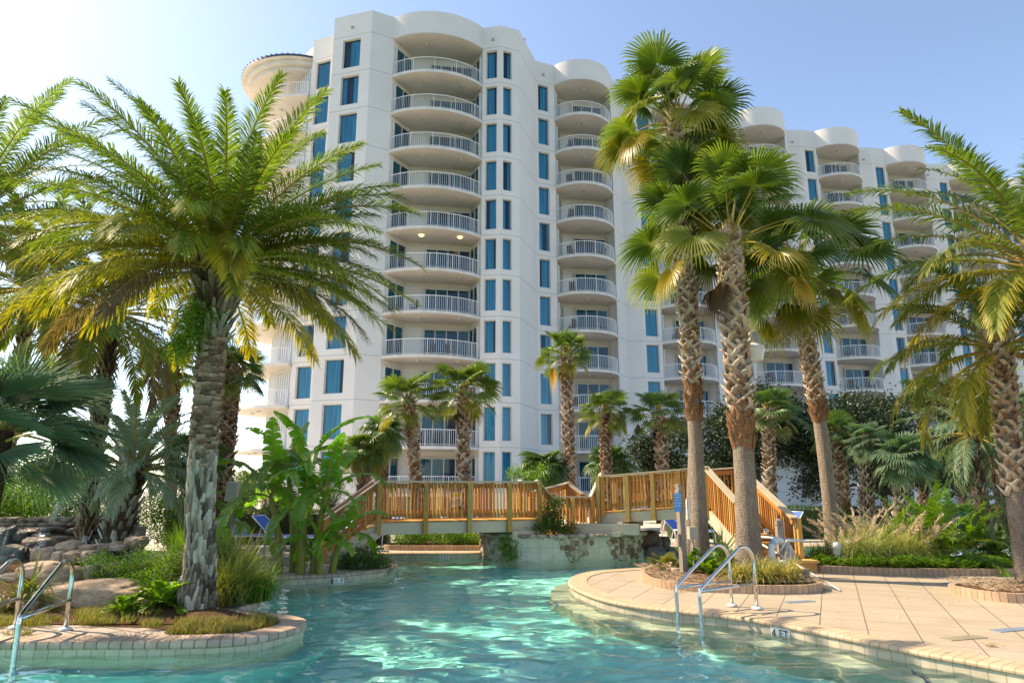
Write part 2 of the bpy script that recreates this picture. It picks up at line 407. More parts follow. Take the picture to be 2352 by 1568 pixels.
    MT['dark_metal'] = M_simple('dark_bronze_metal', (.04, .035, .03), .4, .2)
    MT['brown_chair'] = M_simple('dark_wicker', (.045, .03, .028), .6, .2, 20)
    MT['red'] = M_simple('red_lamp', (.5, .04, .03), .4, .05)
    MT['bluetile'] = M_simple('slate_blue_deck_tile', (.20, .24, .30), .5, .1, 5)
    MT['foam'] = M_simple('white_water_foam', (.8, .82, .82), .6, .05)
    MT['beige_box'] = M_simple('beige_painted_metal', (.42, .39, .31), .5, .05)
mats()
# ------------------------------------------------------------------ camera, sky, sun
cam = bpy.data.cameras.new('camera'); co = bpy.data.objects.new('camera', cam); COL.objects.link(co); SC.camera = co
cam.sensor_width = 36; cam.lens = 24; cam.clip_start = .1; cam.clip_end = 3000
co.location = (0, 0, EYE); co.rotation_euler = (pi/2+PITCH, 0, 0)
SUN_EL = radians(44); SUN_H = V((-.95, .31)).normalized()
sd = V((SUN_H.x*cos(SUN_EL), SUN_H.y*cos(SUN_EL), sin(SUN_EL)))
w = bpy.data.worlds.new('World'); SC.world = w; w.use_nodes = True; wt = w.node_tree
sky = wt.nodes.new('ShaderNodeTexSky'); sky.sky_type = 'NISHITA'; sky.sun_disc = False
sky.sun_elevation = SUN_EL; sky.sun_rotation = atan2(SUN_H.x, SUN_H.y)
sky.air_density = .78; sky.dust_density = .8; sky.ozone_density = 3.4; sky.altitude = 0
bgn = wt.nodes['Background']; wt.links.new(sky.outputs[0], bgn.inputs[0]); bgn.inputs[1].default_value = .14
LD = bpy.data.lights.new('sun', 'SUN'); LD.energy = 3.1; LD.angle = radians(.55); LD.color = (1, .90, .76)
lo = bpy.data.objects.new('sun', LD); COL.objects.link(lo); lo.rotation_euler = sd.to_track_quat('Z', 'Y').to_euler()
LD.cycles.is_caustics_light = True
SC.view_settings.view_transform = 'Standard'; SC.view_settings.look = 'None'; SC.view_settings.gamma = 1
SC.view_settings.exposure = 1.42; SC.view_settings.use_white_balance = True; SC.view_settings.white_balance_temperature = 7800; SC.view_settings.white_balance_tint = 10; SC.view_settings.use_curve_mapping = False
cy = SC.cycles
cy.use_denoising = True
try: cy.denoiser = 'OPENIMAGEDENOISE'
except Exception: pass
cy.max_bounces = 9; cy.diffuse_bounces = 3; cy.glossy_bounces = 3; cy.transmission_bounces = 6; cy.transparent_max_bounces = 10
cy.sample_clamp_indirect = 6; cy.caustics_reflective = False; cy.caustics_refractive = True

# ------------------------------------------------------------------ water and basin
WZ = -.135
random.seed(3)
waves = []
for i in range(46):
    k = random.uniform(2.6, 15.0); a = random.gauss(0, 1.1)
    waves.append((k*cos(a)*.75, k*sin(a)*1.0+random.choice((-1, 1))*k*.35, random.uniform(0, 6.28), (.017 if k > 5 else .0045)/(k**1.15)))
def wave_h(x, y):
    q = noise.noise(V((x*.23, y*.23, 4.2)))
    x2 = x+.35*noise.noise(V((x*.5, y*.5, 1))); y2 = y+.35*noise.noise(V((x*.5, y*.5, 7)))
    z = 0
    for a, b, p, am in waves: z += am*sin(a*x2*1.6+b*y2*1.6+p)
    return z*(1.05+.9*q)
m = MB(); NX, NY = 330, 430
for j in range(NY+1):
    y = 3.0+(j/NY)**1.7*19.5
    for i in range(NX+1):
        x = (i/NX-.5)*(2*.86*y+3.0)
        m.v.append((x, y, WZ+wave_h(x, y)))
        m.t.append((.5, 0))
for j in range(NY):
    for i in range(NX):
        a = j*(NX+1)+i; m.f.append((a, a+1, a+NX+2, a+NX+1)); m.m.append(0)
# flat margin so that the sheet reaches every shore outside the view
def _yx(j): y = 3.0+(j/NY)**1.7*19.5; return y, .5*(2*.86*y+3.0)
y0, x0 = _yx(0); y1, x1 = _yx(NY)
c = NX+1
ia = len(m.v)
m.v += [(-40, y0, WZ), (-40, y1, WZ), (60, y0, WZ), (60, y1, WZ), (-40, -6, WZ), (60, -6, WZ)]; m.t += [(.5, 0)]*6
L = [j*c for j in range(NY+1)]; R = [j*c+NX for j in range(NY+1)]
m.f.append(tuple([ia]+L+[ia+1])); m.m.append(0)
m.f.append(tuple([ia+3]+R[::-1]+[ia+2])); m.m.append(0)
m.f.append(tuple([ia+4, ia+5, ia+2]+list(range(NX, -1, -1))+[ia])); m.m.append(0)
water = tag(m.build('pool_water', MT['water'], smooth=True), kind='structure')
water.cycles.is_caustics_caster = True
m = MB(); m.quad((-40, -6, -1.3), (60, -6, -1.3), (60, 24, -1.3), (-40, 24, -1.3))
pf = tag(m.build('pool_floor', MT['plaster']), kind='structure'); pf.cycles.is_caustics_receiver = True

# ------------------------------------------------------------------ land outlines (metres, from the viewer's standpoint)
L1 = [(3.36, 15.28), (2.7, 14.9), (2.1, 14.62), (1.62, 14.3), (1.3, 13.84), (1.11, 13.28), (1.03, 12.76), (1.03, 12.28), (1.12, 11.72), (1.28, 11.12), (1.47, 10.69),
      (1.74, 10.31), (2.02, 10.06), (2.38, 9.82), (2.72, 9.58), (3.08, 9.26), (3.31, 8.96), (3.50, 8.66), (3.70, 8.34), (3.88, 8.0), (4.05, 7.71),
      (4.21, 7.44), (4.46, 7.11), (4.80, 6.60), (5.2, 5.9), (5.8, 4.6), (6.4, 3.0)]
L1far = [(12.0, 16.8), (8.6, 16.7), (6.6, 16.5), (5.0, 16.2), (4.1, 15.75)]
L1s = smoothpoly(L1far+L1, False, 4)
L1poly = L1s+[(6.4, -6), (60, -6), (60, 16.8)]
L2 = [(-40, 7.95), (-14, 7.95), (-9, 7.95), (-5.7, 7.95), (-4.82, 7.96), (-4.26, 7.97), (-3.78, 7.98), (-3.35, 8.02), (-3.02, 8.12), (-2.81, 8.32), (-2.66, 8.58), (-2.57, 8.86), (-2.60, 9.08),
      (-2.67, 9.26), (-2.91, 9.49), (-3.2, 9.64), (-3.5, 9.78), (-3.74, 9.92), (-3.83, 10.1), (-3.76, 10.3), (-3.72, 10.55), (-3.86, 10.88), (-4.15, 11.15), (-4.5, 11.45), (-5.0, 12.1), (-6.0, 12.9), (-7.4, 12.95), (-9.5, 12.5), (-14, 12.2), (-40, 12)]
L2s = [L2[0], L2[1]]+smoothpoly(L2[2:-1], False, 4)+[L2[-1]]
L3 = [(-5.2, 13.25), (-4.73, 13.29), (-4.06, 13.5), (-3.4, 13.79), (-2.98, 14.16), (-2.67, 14.6), (-2.52, 14.98), (-2.5, 15.5), (-2.7, 16.3), (-3.2, 16.95), (-4.0, 17.0), (-4.55, 16.6), (-4.6, 15.6), (-4.75, 15.05), (-5.6, 14.9), (-6.4, 14.6), (-6.6, 14.0), (-6.1, 13.35)]
L3s = smoothpoly(L3, True, 4)
FAR = [(-14, 14.6), (-10.4, 14.75), (-8.4, 14.8), (-7.5, 15.3), (-6.9, 16.3), (-6.2, 17.0), (-5.2, 17.35), (-3.05, 18.19), (-1.1, 18.26), (-.3, 18.75), (.6, 19.45), (2.2, 20.0), (5.0, 20.25), (8.3, 20.28), (12, 20.3), (20, 20.2)]
FARs = smoothpoly(FAR, False, 5)

def land(name, poly, top, walls=('plaster_light',), z0=-1.3, closed=True):
    m = MB(); P = ccw(poly); m.poly(P, 0.0, 0); m.wall(P, z0, 0.0, True, 1)
    return tag(m.build(name, [MT[top], MT[walls[0]]]), kind='structure')
land('pool_deck', L1poly, 'deck')
land('planted_island', L2s, 'mulch')
land('small_island', L3s, 'flag')
m = MB()
fp = [(p[0], p[1]) for p in FARs]
m.poly([(-900, 14.6), ]+fp+[(900, 20.2), (900, 1400), (-900, 1400)], 0.0, 0)
m.wall([(-900, 14.6)]+fp+[(900, 20.2)], -1.3, 0.0, False, 1)
tag(m.build('ground', [MT['sandy'], MT['plaster_light']]), kind='structure')
m = MB(); pav = fp[8:]; back = [(20, 22.3), (8, 22.2), (2, 21.6), (-3, 20.9), (-7.2, 20.0), (-7.4, 18.4)]
m.poly(pav+back, .004); tag(m.build('far_pavement', MT['deck_far']), kind='structure')
# flagstone patch on the left island and pale bottom step along the deck
m = MB(); m.poly([(-9, 8.24), (-3.9, 8.25), (-3.95, 8.5), (-4.4, 8.7), (-5.3, 8.85), (-7, 8.9), (-9, 8.9)], .005)
tag(m.build('flagstone_path', MT['flag']), kind='structure')
def strip(path, d0, d1, z, name, mat, zs=None):
    a = offset(path, d0, False); b = offset(path, d1, False); m = MB()
    for i in range(len(a)-1): m.quad((*a[i], z), (*b[i], z), (*b[i+1], z), (*a[i+1], z))
    zz = -1.3
    for i in range(len(a)-1): m.quad((*b[i], z), (*b[i], zz), (*b[i+1], zz), (*b[i+1], z))
    o = tag(m.build(name, MT[mat]), kind='structure'); o.cycles.is_caustics_receiver = True; return o
inL1 = L1s[4*4:]
strip(inL1, .0, .36, -.50, 'pool_step', 'plaster_light')
strip([p for p in L2s[1:-2]], 0, .25, -.75, 'pool_step', 'plaster')

# coping: rounded nose brick band + tile band below it, swept along a shore (water on side `sgn`)
def coping(path, sgn, name, mat, width=.30, closed=False, tilemat='tile', zt=.012, nb=1.0):
    pts = resample([(p[0], p[1]) for p in path], .12, closed)
    prof = [(-width, .0, 0), (-width, zt, 0), (.0, zt, 0), (.022, zt-.006, 0), (.036, zt-.022*nb, 0), (.034, zt-.042*nb, 0), (.02, zt-.055*nb, 0), (.006, zt-.06*nb, 0)]
    m = MB(); m.uv = []
    k = len(prof); n = len(pts); s = 0
    offs = [offset(pts, -sgn*p[0] if False else sgn*p[0], closed) for p in prof]
    for i in range(n):
        if i: s += hypot(pts[i][0]-pts[i-1][0], pts[i][1]-pts[i-1][1])
        for q in range(k):
            m.v.append((offs[q][i][0], offs[q][i][1], prof[q][1])); m.t.append((.5, 0)); m.uv.append((s, .5+q*.05))
    for i in range(n if closed else n-1):
        j = (i+1) % n
        for q in range(k-1):
            f = (i*k+q, j*k+q, j*k+q+1, i*k+q+1)
            m.f.append(f if sgn > 0 else f[::-1]); m.m.append(0)
    # tile band
    o = len(m.v); s = 0; ob = offset(pts, sgn*.006, closed)
    for i in range(n):
        if i: s += hypot(pts[i][0]-pts[i-1][0], pts[i][1]-pts[i-1][1])
        for z in (-.33, zt-.055*nb): m.v.append((ob[i][0], ob[i][1], z)); m.t.append((.5, 0)); m.uv.append((s, z+.345))
    for i in range(n if closed else n-1):
        j = (i+1) % n; f = (o+2*i, o+2*j, o+2*j+1, o+2*i+1); m.f.append(f if sgn > 0 else f[::-1]); m.m.append(1)
    return tag(m.build(name, [MT[mat], MT[tilemat]], smooth=False), kind='structure')
coping(L1s, 1, 'pool_edge_kerb', 'coping')
coping(L2s[1:-1], 1, 'pool_edge_kerb', 'coping_pink', nb=1.5)
coping(ccw(L3s), 1, 'pool_edge_kerb', 'coping_pink', .2, True)
coping(fp, 1, 'pool_edge_kerb', 'coping', .3)

# raised planting beds with brick kerbs
def bed(path, name, soil='mulch', h=.13, closed=True, hump=.05):
    P = ccw(smoothpoly(path, True, 5)) if closed else smoothpoly(path, False, 5)
    pts = resample(P, .1, closed); n = len(pts); m = MB(); m.uv = []; s = 0
    inn = offset(pts, -.09, closed)
    for i in range(n):
        if i: s += hypot(pts[i][0]-pts[i-1][0], pts[i][1]-pts[i-1][1])
        for (p, z) in ((pts[i], 0), (pts[i], h-.008), (offset(pts, -.008, closed)[i] if False else pts[i], h), (inn[i], h), (inn[i], 0)):
            m.v.append((p[0], p[1], z)); m.t.append((.5, 0)); m.uv.append((s, .5))
    for i in range(n if closed else n-1):
        j = (i+1) % n
        for q in range(4): m.f.append((i*5+q, j*5+q, j*5+q+1, i*5+q+1)); m.m.append(0)
    k = tag(m.build(name+'_kerb', MT['kerb']), kind='structure')
    return pts, inn
def soil(poly, name, z, mat='mulch', hump=.05, cx=None, seed=1):
    """mulch sheet with a gentle uneven rise away from its kerb"""
    P = poly; m = MB()
    mx = sum(p[0] for p in P)/len(P); my = sum(p[1] for p in P)/len(P)
    rings = 9; n = len(P)
    for r in range(rings+1):
        f = 1-r/rings
        for p in P:
            x = mx+(p[0]-mx)*f; y = my+(p[1]-my)*f
            h = hump*(1-f*f)+.035*noise.noise(V((x*3, y*3, seed)))*(1-f**6)+.012*noise.noise(V((x*14, y*14, seed)))
            m.v.append((x, y, z+h)); m.t.append((.5, 0))
    for r in range(rings):
        for i in range(n):
            j = (i+1) % n; m.f.append((r*n+i, r*n+j, (r+1)*n+j, (r+1)*n+i)); m.m.append(0)
    return tag(m.build(name, MT[mat], smooth=True), kind='structure')
BM = [(2.33, 12.76), (2.35, 12.35), (2.50, 11.98), (2.80, 11.68), (3.21, 11.51), (3.55, 11.42), (3.89, 11.36), (4.37, 11.35), (4.76, 11.43), (5.03, 11.65), (5.13, 11.95), (5.12, 12.6), (5.1, 13.6), (4.95, 14.9), (4.3, 15.3), (3.5, 15.0), (2.8, 14.3), (2.42, 13.5)]
_, inn = bed(BM, 'palm_bed'); soil(inn, 'palm_bed_soil', .10, hump=.10, seed=2)
BB = [(6.07, 14.26), (6.34, 14.06), (7.07, 13.76), (7.86, 13.62), (9.02, 13.59), (9.78, 13.68), (11, 13.8), (13, 14.2), (13, 16.2), (9, 16.35), (6.6, 16.15), (6.0, 15.2)]
_, inn = bed(BB, 'back_bed'); soil(inn, 'back_bed_soil', .10, hump=.05, seed=4)
BR = [(6.95, 11.45), (6.98, 11.0), (7.09, 10.72), (7.3, 10.52), (7.7, 10.46), (8.6, 10.5), (10, 10.8), (10, 12.6), (8.74, 12.3), (8.17, 12.05), (7.66, 11.9), (7.25, 11.75)]
_, inn = bed(BR, 'corner_bed'); soil(inn, 'corner_bed_soil', .10, hump=.08, seed=6)
BF = [(-3.25, 18.95), (-2.1, 18.88), (-.67, 18.95), (.2, 19.4), (.4, 20.0), (-.5, 20.5), (-2.2, 20.4), (-3.2, 20.0), (-3.5, 19.4)]
_, inn = bed(BF, 'far_bed'); soil(inn, 'far_bed_soil', .10, hump=.05, seed=8)
# mound of mulch under the big date palm and lumpy soil over the rest of the left island
m = MB()
N = 64
def isl(x, y):
    d = hypot((x+4.15)/1.25, (y-9.35)/.75)
    h = .11*math.exp(-d*d*1.1)
    h += .38*max(0, min(1, (y-9.6)/2.2))*max(0, min(1, (-4.3-x)/1.0))*max(0, min(1, (12.9-y)/.6))
    return h+.03*noise.noise(V((x*2.3, y*2.3, 1)))+.012*noise.noise(V((x*11, y*11, 5)))
def inside(p, poly):
    c = False; j = len(poly)-1
    for i in range(len(poly)):
        if (poly[i][1] > p[1]) != (poly[j][1] > p[1]) and p[0] < (poly[j][0]-poly[i][0])*(p[1]-poly[i][1])/(poly[j][1]-poly[i][1])+poly[i][0]: c = not c
        j = i
    return c
INN2 = offset(ccw(L2s), -.32, True); CC2 = ccw(L2s)
step = .09; idx = {}
def isl_z(x, y):
    # distance to the shore keeps the soil below the coping near it
    return .02+isl(x, y)
xs = [-13+step*i for i in range(int(10.6/step))]; ys = [8.0+step*i for i in range(int(4.9/step))]
def shore(x, y): return min((x-p[0])**2+(y-p[1])**2 for p in CC2)**.5
sh = {}
for i, x in enumerate(xs):
    for j, y in enumerate(ys):
        if inside((x, y), CC2):
            d = shore(x, y)
            if d > .30 and not (y < 8.82 and x < -4.05):
                e = min(1, (d-.30)/.25)*(1 if x > -4.05 else max(0, min(1, (y-8.86)/.35))); sh[(i, j)] = len(m.v); m.v.append((x, y, .006+e*isl_z(x, y))); m.t.append((.5, 0))
for (i, j), a in sh.items():
    q = [(i, j), (i+1, j), (i+1, j+1), (i, j+1)]
    if all(k in sh for k in q): m.f.append(tuple(sh[k] for k in q)); m.m.append(0)
tag(m.build('island_soil', MT['mulch'], smooth=True), kind='structure')
# slate-blue marker tiles let into the deck
for k, (x, y, rz, sz) in enumerate([(4.23, 10.62, .28, (.48, .13)), (5.9, 8.60, .30, (.52, .15)), (7.75, 12.62, .3, (.5, .14)), (5.05, 8.15, .3, (.52, .15))]):
    m = MB(); m.box((x, y, .002), (sz[0], sz[1], .012), rz)
    tag(m.build('deck_tile', MT['bluetile' if k < 3 else 'tile']), ['slate blue tile let into the deck in front of the palm bed', 'slate blue tile let into the deck near the bottom right corner', 'slate blue tile let into the deck before the groundcover bed', 'pale beige cover tile let into the deck beside the pool coping'][k], 'deck tile', 'tiles let into the deck')
# extra outer ground under the deck level behind the viewer
m = MB(); m.quad((-900, -900, -1.5), (900, -900, -1.5), (900, 1400, -1.5), (-900, 1400, -1.5))
tag(m.build('terrain', MT['lawn']), kind='structure')
m = MB(); m.prism(ccw([(-60, -8), (6.4, -8), (6.4, -3.2), (-60, -3.2)]), -1.3, 0)
tag(m.build('near_pavement', MT['deck']), kind='structure')
# ------------------------------------------------------------------ hotel
random.seed(11)
ZS = lambda n: 31.25-3*(n-1)          # slab level of storey n (1 = top, 11 = ground)
ZTOP = 36.05; ZSOF = 34.2
hotel = thing('hotel_building', 'tall white hotel with teal windows and curved balconies stepping back to the right', 'building', (5, 50, 0))
HW = (5, 50, 0)
def lp(p, q, s): return (p[0]+(q[0]-p[0])*s, p[1]+(q[1]-p[1])*s)
def nrm(p, q):  # outward (viewer side) normal when walking left to right
    dx, dy = q[0]-p[0], q[1]-p[1]; L = hypot(dx, dy); return dy/L, -dx/L
WALL = MB(); winspecs = []
def wallseg(p, q, win=None, zt=ZTOP, skip=()):
    """vertical wall panel from p to q; win=(s0,s1): one window column"""
    if not win:
        WALL.quad((*p, -.3), (*q, -.3), (*q, zt), (*p, zt)); return
    a = lp(p, q, win[0]); b = lp(p, q, win[1])
    WALL.quad((*p, -.3), (*a, -.3), (*a, zt), (*p, zt)); WALL.quad((*b, -.3), (*q, -.3), (*q, zt), (*b, zt))
    nx, ny = nrm(p, q); D = .16
    ai = (a[0]-nx*D, a[1]-ny*D); bi = (b[0]-nx*D, b[1]-ny*D)
    zprev = zt
    for n in range(1, 12):
        z0 = ZS(n)+.40; z1 = ZS(n)+2.72
        WALL.quad((*a, z1), (*b, z1), (*b, zprev), (*a, zprev))
        WALL.quad((*a, z0), (*ai, z0), (*ai, z1), (*a, z1)); WALL.quad((*bi, z0), (*b, z0), (*b, z1), (*bi, z1))
        WALL.quad((*a, z0), (*b, z0), (*bi, z0), (*ai, z0)); WALL.quad((*ai, z1), (*bi, z1), (*b, z1), (*a, z1))
        zprev = z0
        if n not in skip: winspecs.append((ai, bi, z0, z1, n))
    WALL.quad((*a, -.3), (*b, -.3), (*b, zprev), (*a, zprev))
_wc = {}
def window_meshes(wd, ht, style):
    k = (round(wd, 2), round(ht, 2), style)
    if k in _wc: return _wc[k]
    f = MB(); t = .055
    f.box((wd/2, 0, ht-t/2), (wd, .07, t)); f.box((wd/2, 0, t/2), (wd, .09, t)); f.box((t/2, 0, ht/2), (t, .07, ht-2*t)); f.box((wd-t/2, 0, ht/2), (t, .07, ht-2*t))
    fm = f.mesh('window', MT['frame'])
    p = MB(); p.quad((t, .01, t), (wd-t, .01, t), (wd-t, .01, ht-t), (t, .01, ht-t)); pm = p.mesh('pane', MT['glass'])
    c = MB()
    spans = {0: [(0, 1)], 1: [(0, .42), (.80, 1)], 2: [(0, .25), (.62, 1)], 3: [(.35, 1)], 4: [(0, .7)], 5: [(0, .12), (.9, 1)]}[style]
    for (s0, s1) in spans:
        n = max(4, int((s1-s0)*wd/.045)); n += n % 2
        for i in range(n):
            x0 = wd*(s0+(s1-s0)*i/n); x1 = wd*(s0+(s1-s0)*(i+1)/n)
            y0 = .14+(.035 if i % 2 else 0); y1 = .14+(0 if i % 2 else .035)
            c.quad((x0, y0, 0), (x1, y1, 0), (x1, y1, ht), (x0, y0, ht), 0, (random.random(), 0))
    cm = c.mesh('curtain', MT['curtain'])
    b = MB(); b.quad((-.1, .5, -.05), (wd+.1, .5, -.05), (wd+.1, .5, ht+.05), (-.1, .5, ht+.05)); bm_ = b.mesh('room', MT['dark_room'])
    _wc[k] = (fm, pm, cm, bm_); return _wc[k]
def place_windows():
    for (a, b, z0, z1, n) in winspecs:
        wd = hypot(b[0]-a[0], b[1]-a[1]); st = random.choice((0, 0, 0, 0, 0, 1, 2, 3, 4) if n < 9 else (0, 0, 0, 0, 4))
        fm, pm, cm, rm = window_meshes(wd, z1-z0, st)
        o = link('window', fm, hotel, True, (a[0]-HW[0], a[1]-HW[1], z0)); o.rotation_euler = (0, 0, atan2(b[1]-a[1], b[0]-a[0]))
        for nm, me in (('pane', pm), ('curtain', cm), ('room', rm)): link(nm, me, o, True)

def arc(L, R, sag, n=24):
    cx, cy = (L[0]+R[0])/2, (L[1]+R[1])/2; c = hypot(R[0]-L[0], R[1]-L[1])/2
    r = (c*c+sag*sag)/(2*sag); nx, ny = nrm(L, R); ox, oy = cx-nx*(r-sag), cy-ny*(r-sag)
    a0 = atan2(L[1]-oy, L[0]-ox); a1 = atan2(R[1]-oy, R[0]-ox)
    while a1 < a0: a1 += 2*pi
    return [(ox+r*cos(a0+(a1-a0)*i/n), oy+r*sin(a0+(a1-a0)*i/n)) for i in range(n+1)]
def rail_mesh(pts, H=1.07):
    m = MB(); P = resample(pts, .145)
    m.tube([(*p, H) for p in resample(pts, .3)], .028, 6); m.tube([(*p, .10) for p in resample(pts, .3)], .02, 4)
    for i, p in enumerate(P):
        if i % 11 == 0: m.tube([(*p, 0), (*p, H)], .026, 4, cap=False)
        else:
            m.tube([(*p, .1), (*p, H)], .0125, 3, cap=False)
    return m.mesh('railing', MT['railing'])
def lampmesh():
    m = MB(); m.lathe([(0, -.13), (.10, -.12), (.16, -.06), (.17, -.02), (.20, -.02), (.20, 0.02)], n=12); return m.mesh('ceiling_lamp', MT['lampglass'], True)
LAMP = lampmesh()
LITM = NT('lit_ceiling_lamp'); e = LITM.n('ShaderNodeEmission'); e.inputs[0].default_value = (1, .6, .25, 1); e.inputs[1].default_value = 1.6; LITM = LITM.done(e.outputs[0])
LAMPLIT = LAMP.copy(); LAMPLIT.materials[0] = LITM
def doorset(p, q, ht, panels, mname='sliding_door', dark=()):
    """sliding glass doors between plan points p,q (local)"""
    m = MB(); wd = hypot(q[0]-p[0], q[1]-p[1]); ux, uy = (q[0]-p[0])/wd, (q[1]-p[1])/wd; nx, ny = uy, -ux; rz = atan2(uy, ux)
    def P(s, o, z): return (p[0]+ux*s+nx*o, p[1]+uy*s+ny*o, z)
    t = .07
    m.box(P(wd/2, .09, ht-.04), (wd, .17, .08), rz); m.box(P(wd/2, .09, .04), (wd, .17, .08), rz)
    for i in range(panels+1): m.box(P(min(max(wd*i/panels, t/2), wd-t/2), .09, ht/2), (t, .165, ht-.16), rz)
    for i in range(panels):
        a, b = wd*i/panels, wd*(i+1)/panels
        m.quad(P(a, .12, .08), P(b, .12, .08), P(b, .12, ht-.08), P(a, .12, ht-.08), 1)
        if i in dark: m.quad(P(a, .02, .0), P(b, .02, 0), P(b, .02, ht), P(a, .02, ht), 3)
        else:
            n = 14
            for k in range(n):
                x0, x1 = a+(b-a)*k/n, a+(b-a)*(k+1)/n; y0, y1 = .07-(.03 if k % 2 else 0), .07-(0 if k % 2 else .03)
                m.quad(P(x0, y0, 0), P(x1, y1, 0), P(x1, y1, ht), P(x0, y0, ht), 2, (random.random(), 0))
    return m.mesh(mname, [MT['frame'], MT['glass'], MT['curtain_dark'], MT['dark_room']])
class Bay:
    """one stack of curved balconies. Points are relative to the left end of its opening"""
    def __init__(s, R, sag, back, doors, lamps, n=24, extra=()):
        s.arc = arc((0, 0), R, sag, n); s.R = R; s.back = back
        m = MB(); P = ccw(list(s.arc)+[b for b in back[::-1]])
        m.poly(P, 0.0, 0); m.poly(P, -.20, 1, flip=True); m.wall(P, -.20, 0.0, True, 2)
        s.slab = m.mesh('balcony', [MT['soffit'], MT['soffit'], MT['slabedge']])
        inn = offset(s.arc, .10, False) if False else [lp(p, (R[0]/2, R[1]/2+2.0), .035) for p in s.arc]
        s.rail = rail_mesh(inn)
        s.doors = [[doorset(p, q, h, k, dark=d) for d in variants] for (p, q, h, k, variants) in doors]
        s.lamps = lamps
    def place(s, L, storeys, seed=0):
        rnd = random.Random(seed)
        for n in storeys:
            o = link('balcony', s.slab, hotel, True, (L[0]-HW[0], L[1]-HW[1], ZS(n)))
            link('railing', s.rail, o, True)
            for variants in s.doors: link('sliding_door', rnd.choice(variants), o, True, (0, 0, .01))
            for (x, y) in s.lamps:
                if n > 1: pass
                link('ceiling_lamp', LAMP, o, True, (x, y, -.20))
        # top soffit with its own lamps belongs to the wall mesh
    def walls(s, L):
        """recess walls and drum parapet added to the wall mesh"""
        B = [(L[0]+b[0], L[1]+b[1]) for b in s.back]
        A = [(L[0]+b[0], L[1]+b[1]) for b in s.arc]
        for a, b in zip(B, B[1:]): WALL.quad((*a, -.3), (*b, -.3), (*b, ZSOF), (*a, ZSOF))
        P = ccw(A+B[::-1]); WALL.poly(P, ZSOF, 1, flip=True); WALL.poly(P, ZTOP-.4, 0)
        for a, b in zip(A, A[1:]): WALL.quad((*a, ZSOF), (*b, ZSOF), (*b, ZTOP), (*a, ZTOP), 2)
        I = [lp(p, (sum(q[0] for q in A)/len(A), sum(q[1] for q in A)/len(A)+2), .05) for p in A]
        for a, b, c, d in zip(A, A[1:], I[1:], I): WALL.quad((*a, ZTOP), (*b, ZTOP), (*c, ZTOP), (*d, ZTOP), 2)
C0 = (-10.3, 44.2); C1 = (-13.3, 45.1); D0 = (-13.6, 46.9); D1 = (-15.6, 47.7)
AL = (-8.8, 45.0); AR = (-2.2, 46.2); B1 = (-.85, 45.9); B2 = (.56, 46.5); B3 = (1.85, 50.0); E0 = (1.95, 50.3)
E = [(3.5+8.8*k, 51+3.6*k) for k in range(7)]
bigback = [(0, 0), (1.15, 2.05), (2.5, 2.35), (5.75, 2.9), (6.15, 2.2), (6.6, 1.2)]
bigA = Bay((6.6, 1.2), 1.25, bigback,
           [((2.5, 2.33), (5.7, 2.86), 2.35, 4, ((), (1, 2), (2,), (1,), (0, 2), (2, 3))), ((.12, .2), (1.02, 1.8), 2.35, 2, ((), (1,))), ((5.85, 2.75), (6.5, 1.4), 2.35, 2, ((), (0,)))],
           [(2.4, .6), (5.1, 1.0)])
smallback = [(0, 0), (.45, 1.9), (1.5, 2.15), (4.25, 2.6), (4.65, 1.9), (4.8, 1.2)]
bayE = Bay((4.8, 1.2), 1.5, smallback,
           [((1.55, 2.12), (4.2, 2.55), 2.35, 3, ((), (0,), (1,), (0, 1), (2,))), ((.07, .25), (.42, 1.7), 2.35, 2, ((), (1,)))],
           [(2.4, .5)])
bigA.place(AL, range(1, 12), 1)
lim = [12, 11, 11, 11, 11, 10, 9]
for k in range(7): bayE.place(E[k], range(1, min(12, lim[k])), 20+k)
wallseg(D1, D0, (.18, .80)); WALL.quad((*D0, -.3), (*C1, -.3), (*C1, ZTOP), (*D0, ZTOP))
wallseg(C1, C0, (.27, .73)); wallseg(C0, AL)
bigA.walls(AL)
wallseg(AR, B1, (.19, .80)); wallseg(B1, B2, (.14, .60)); wallseg(B2, B3); wallseg(B3, E0)
wallseg(E0, E[0], (.12, .68))
for k in range(7):
    L = E[k]; R = (L[0]+4.8, L[1]+1.2); c = (L[0]+5.9, L[1]+3.3); ap = (L[0]+7.15, L[1]+3.2); nx = (L[0]+8.8, L[1]+3.6)
    bayE.walls(L); wallseg(R, c)
    if k < 6:
        wallseg(c, ap)
        wallseg(ap, nx, (.26, .88) if k else (.16, .82), skip=() if k < 3 else ((10, 11) if k < 4 else (8, 9, 10, 11)))
    else: wallseg(c, nx)
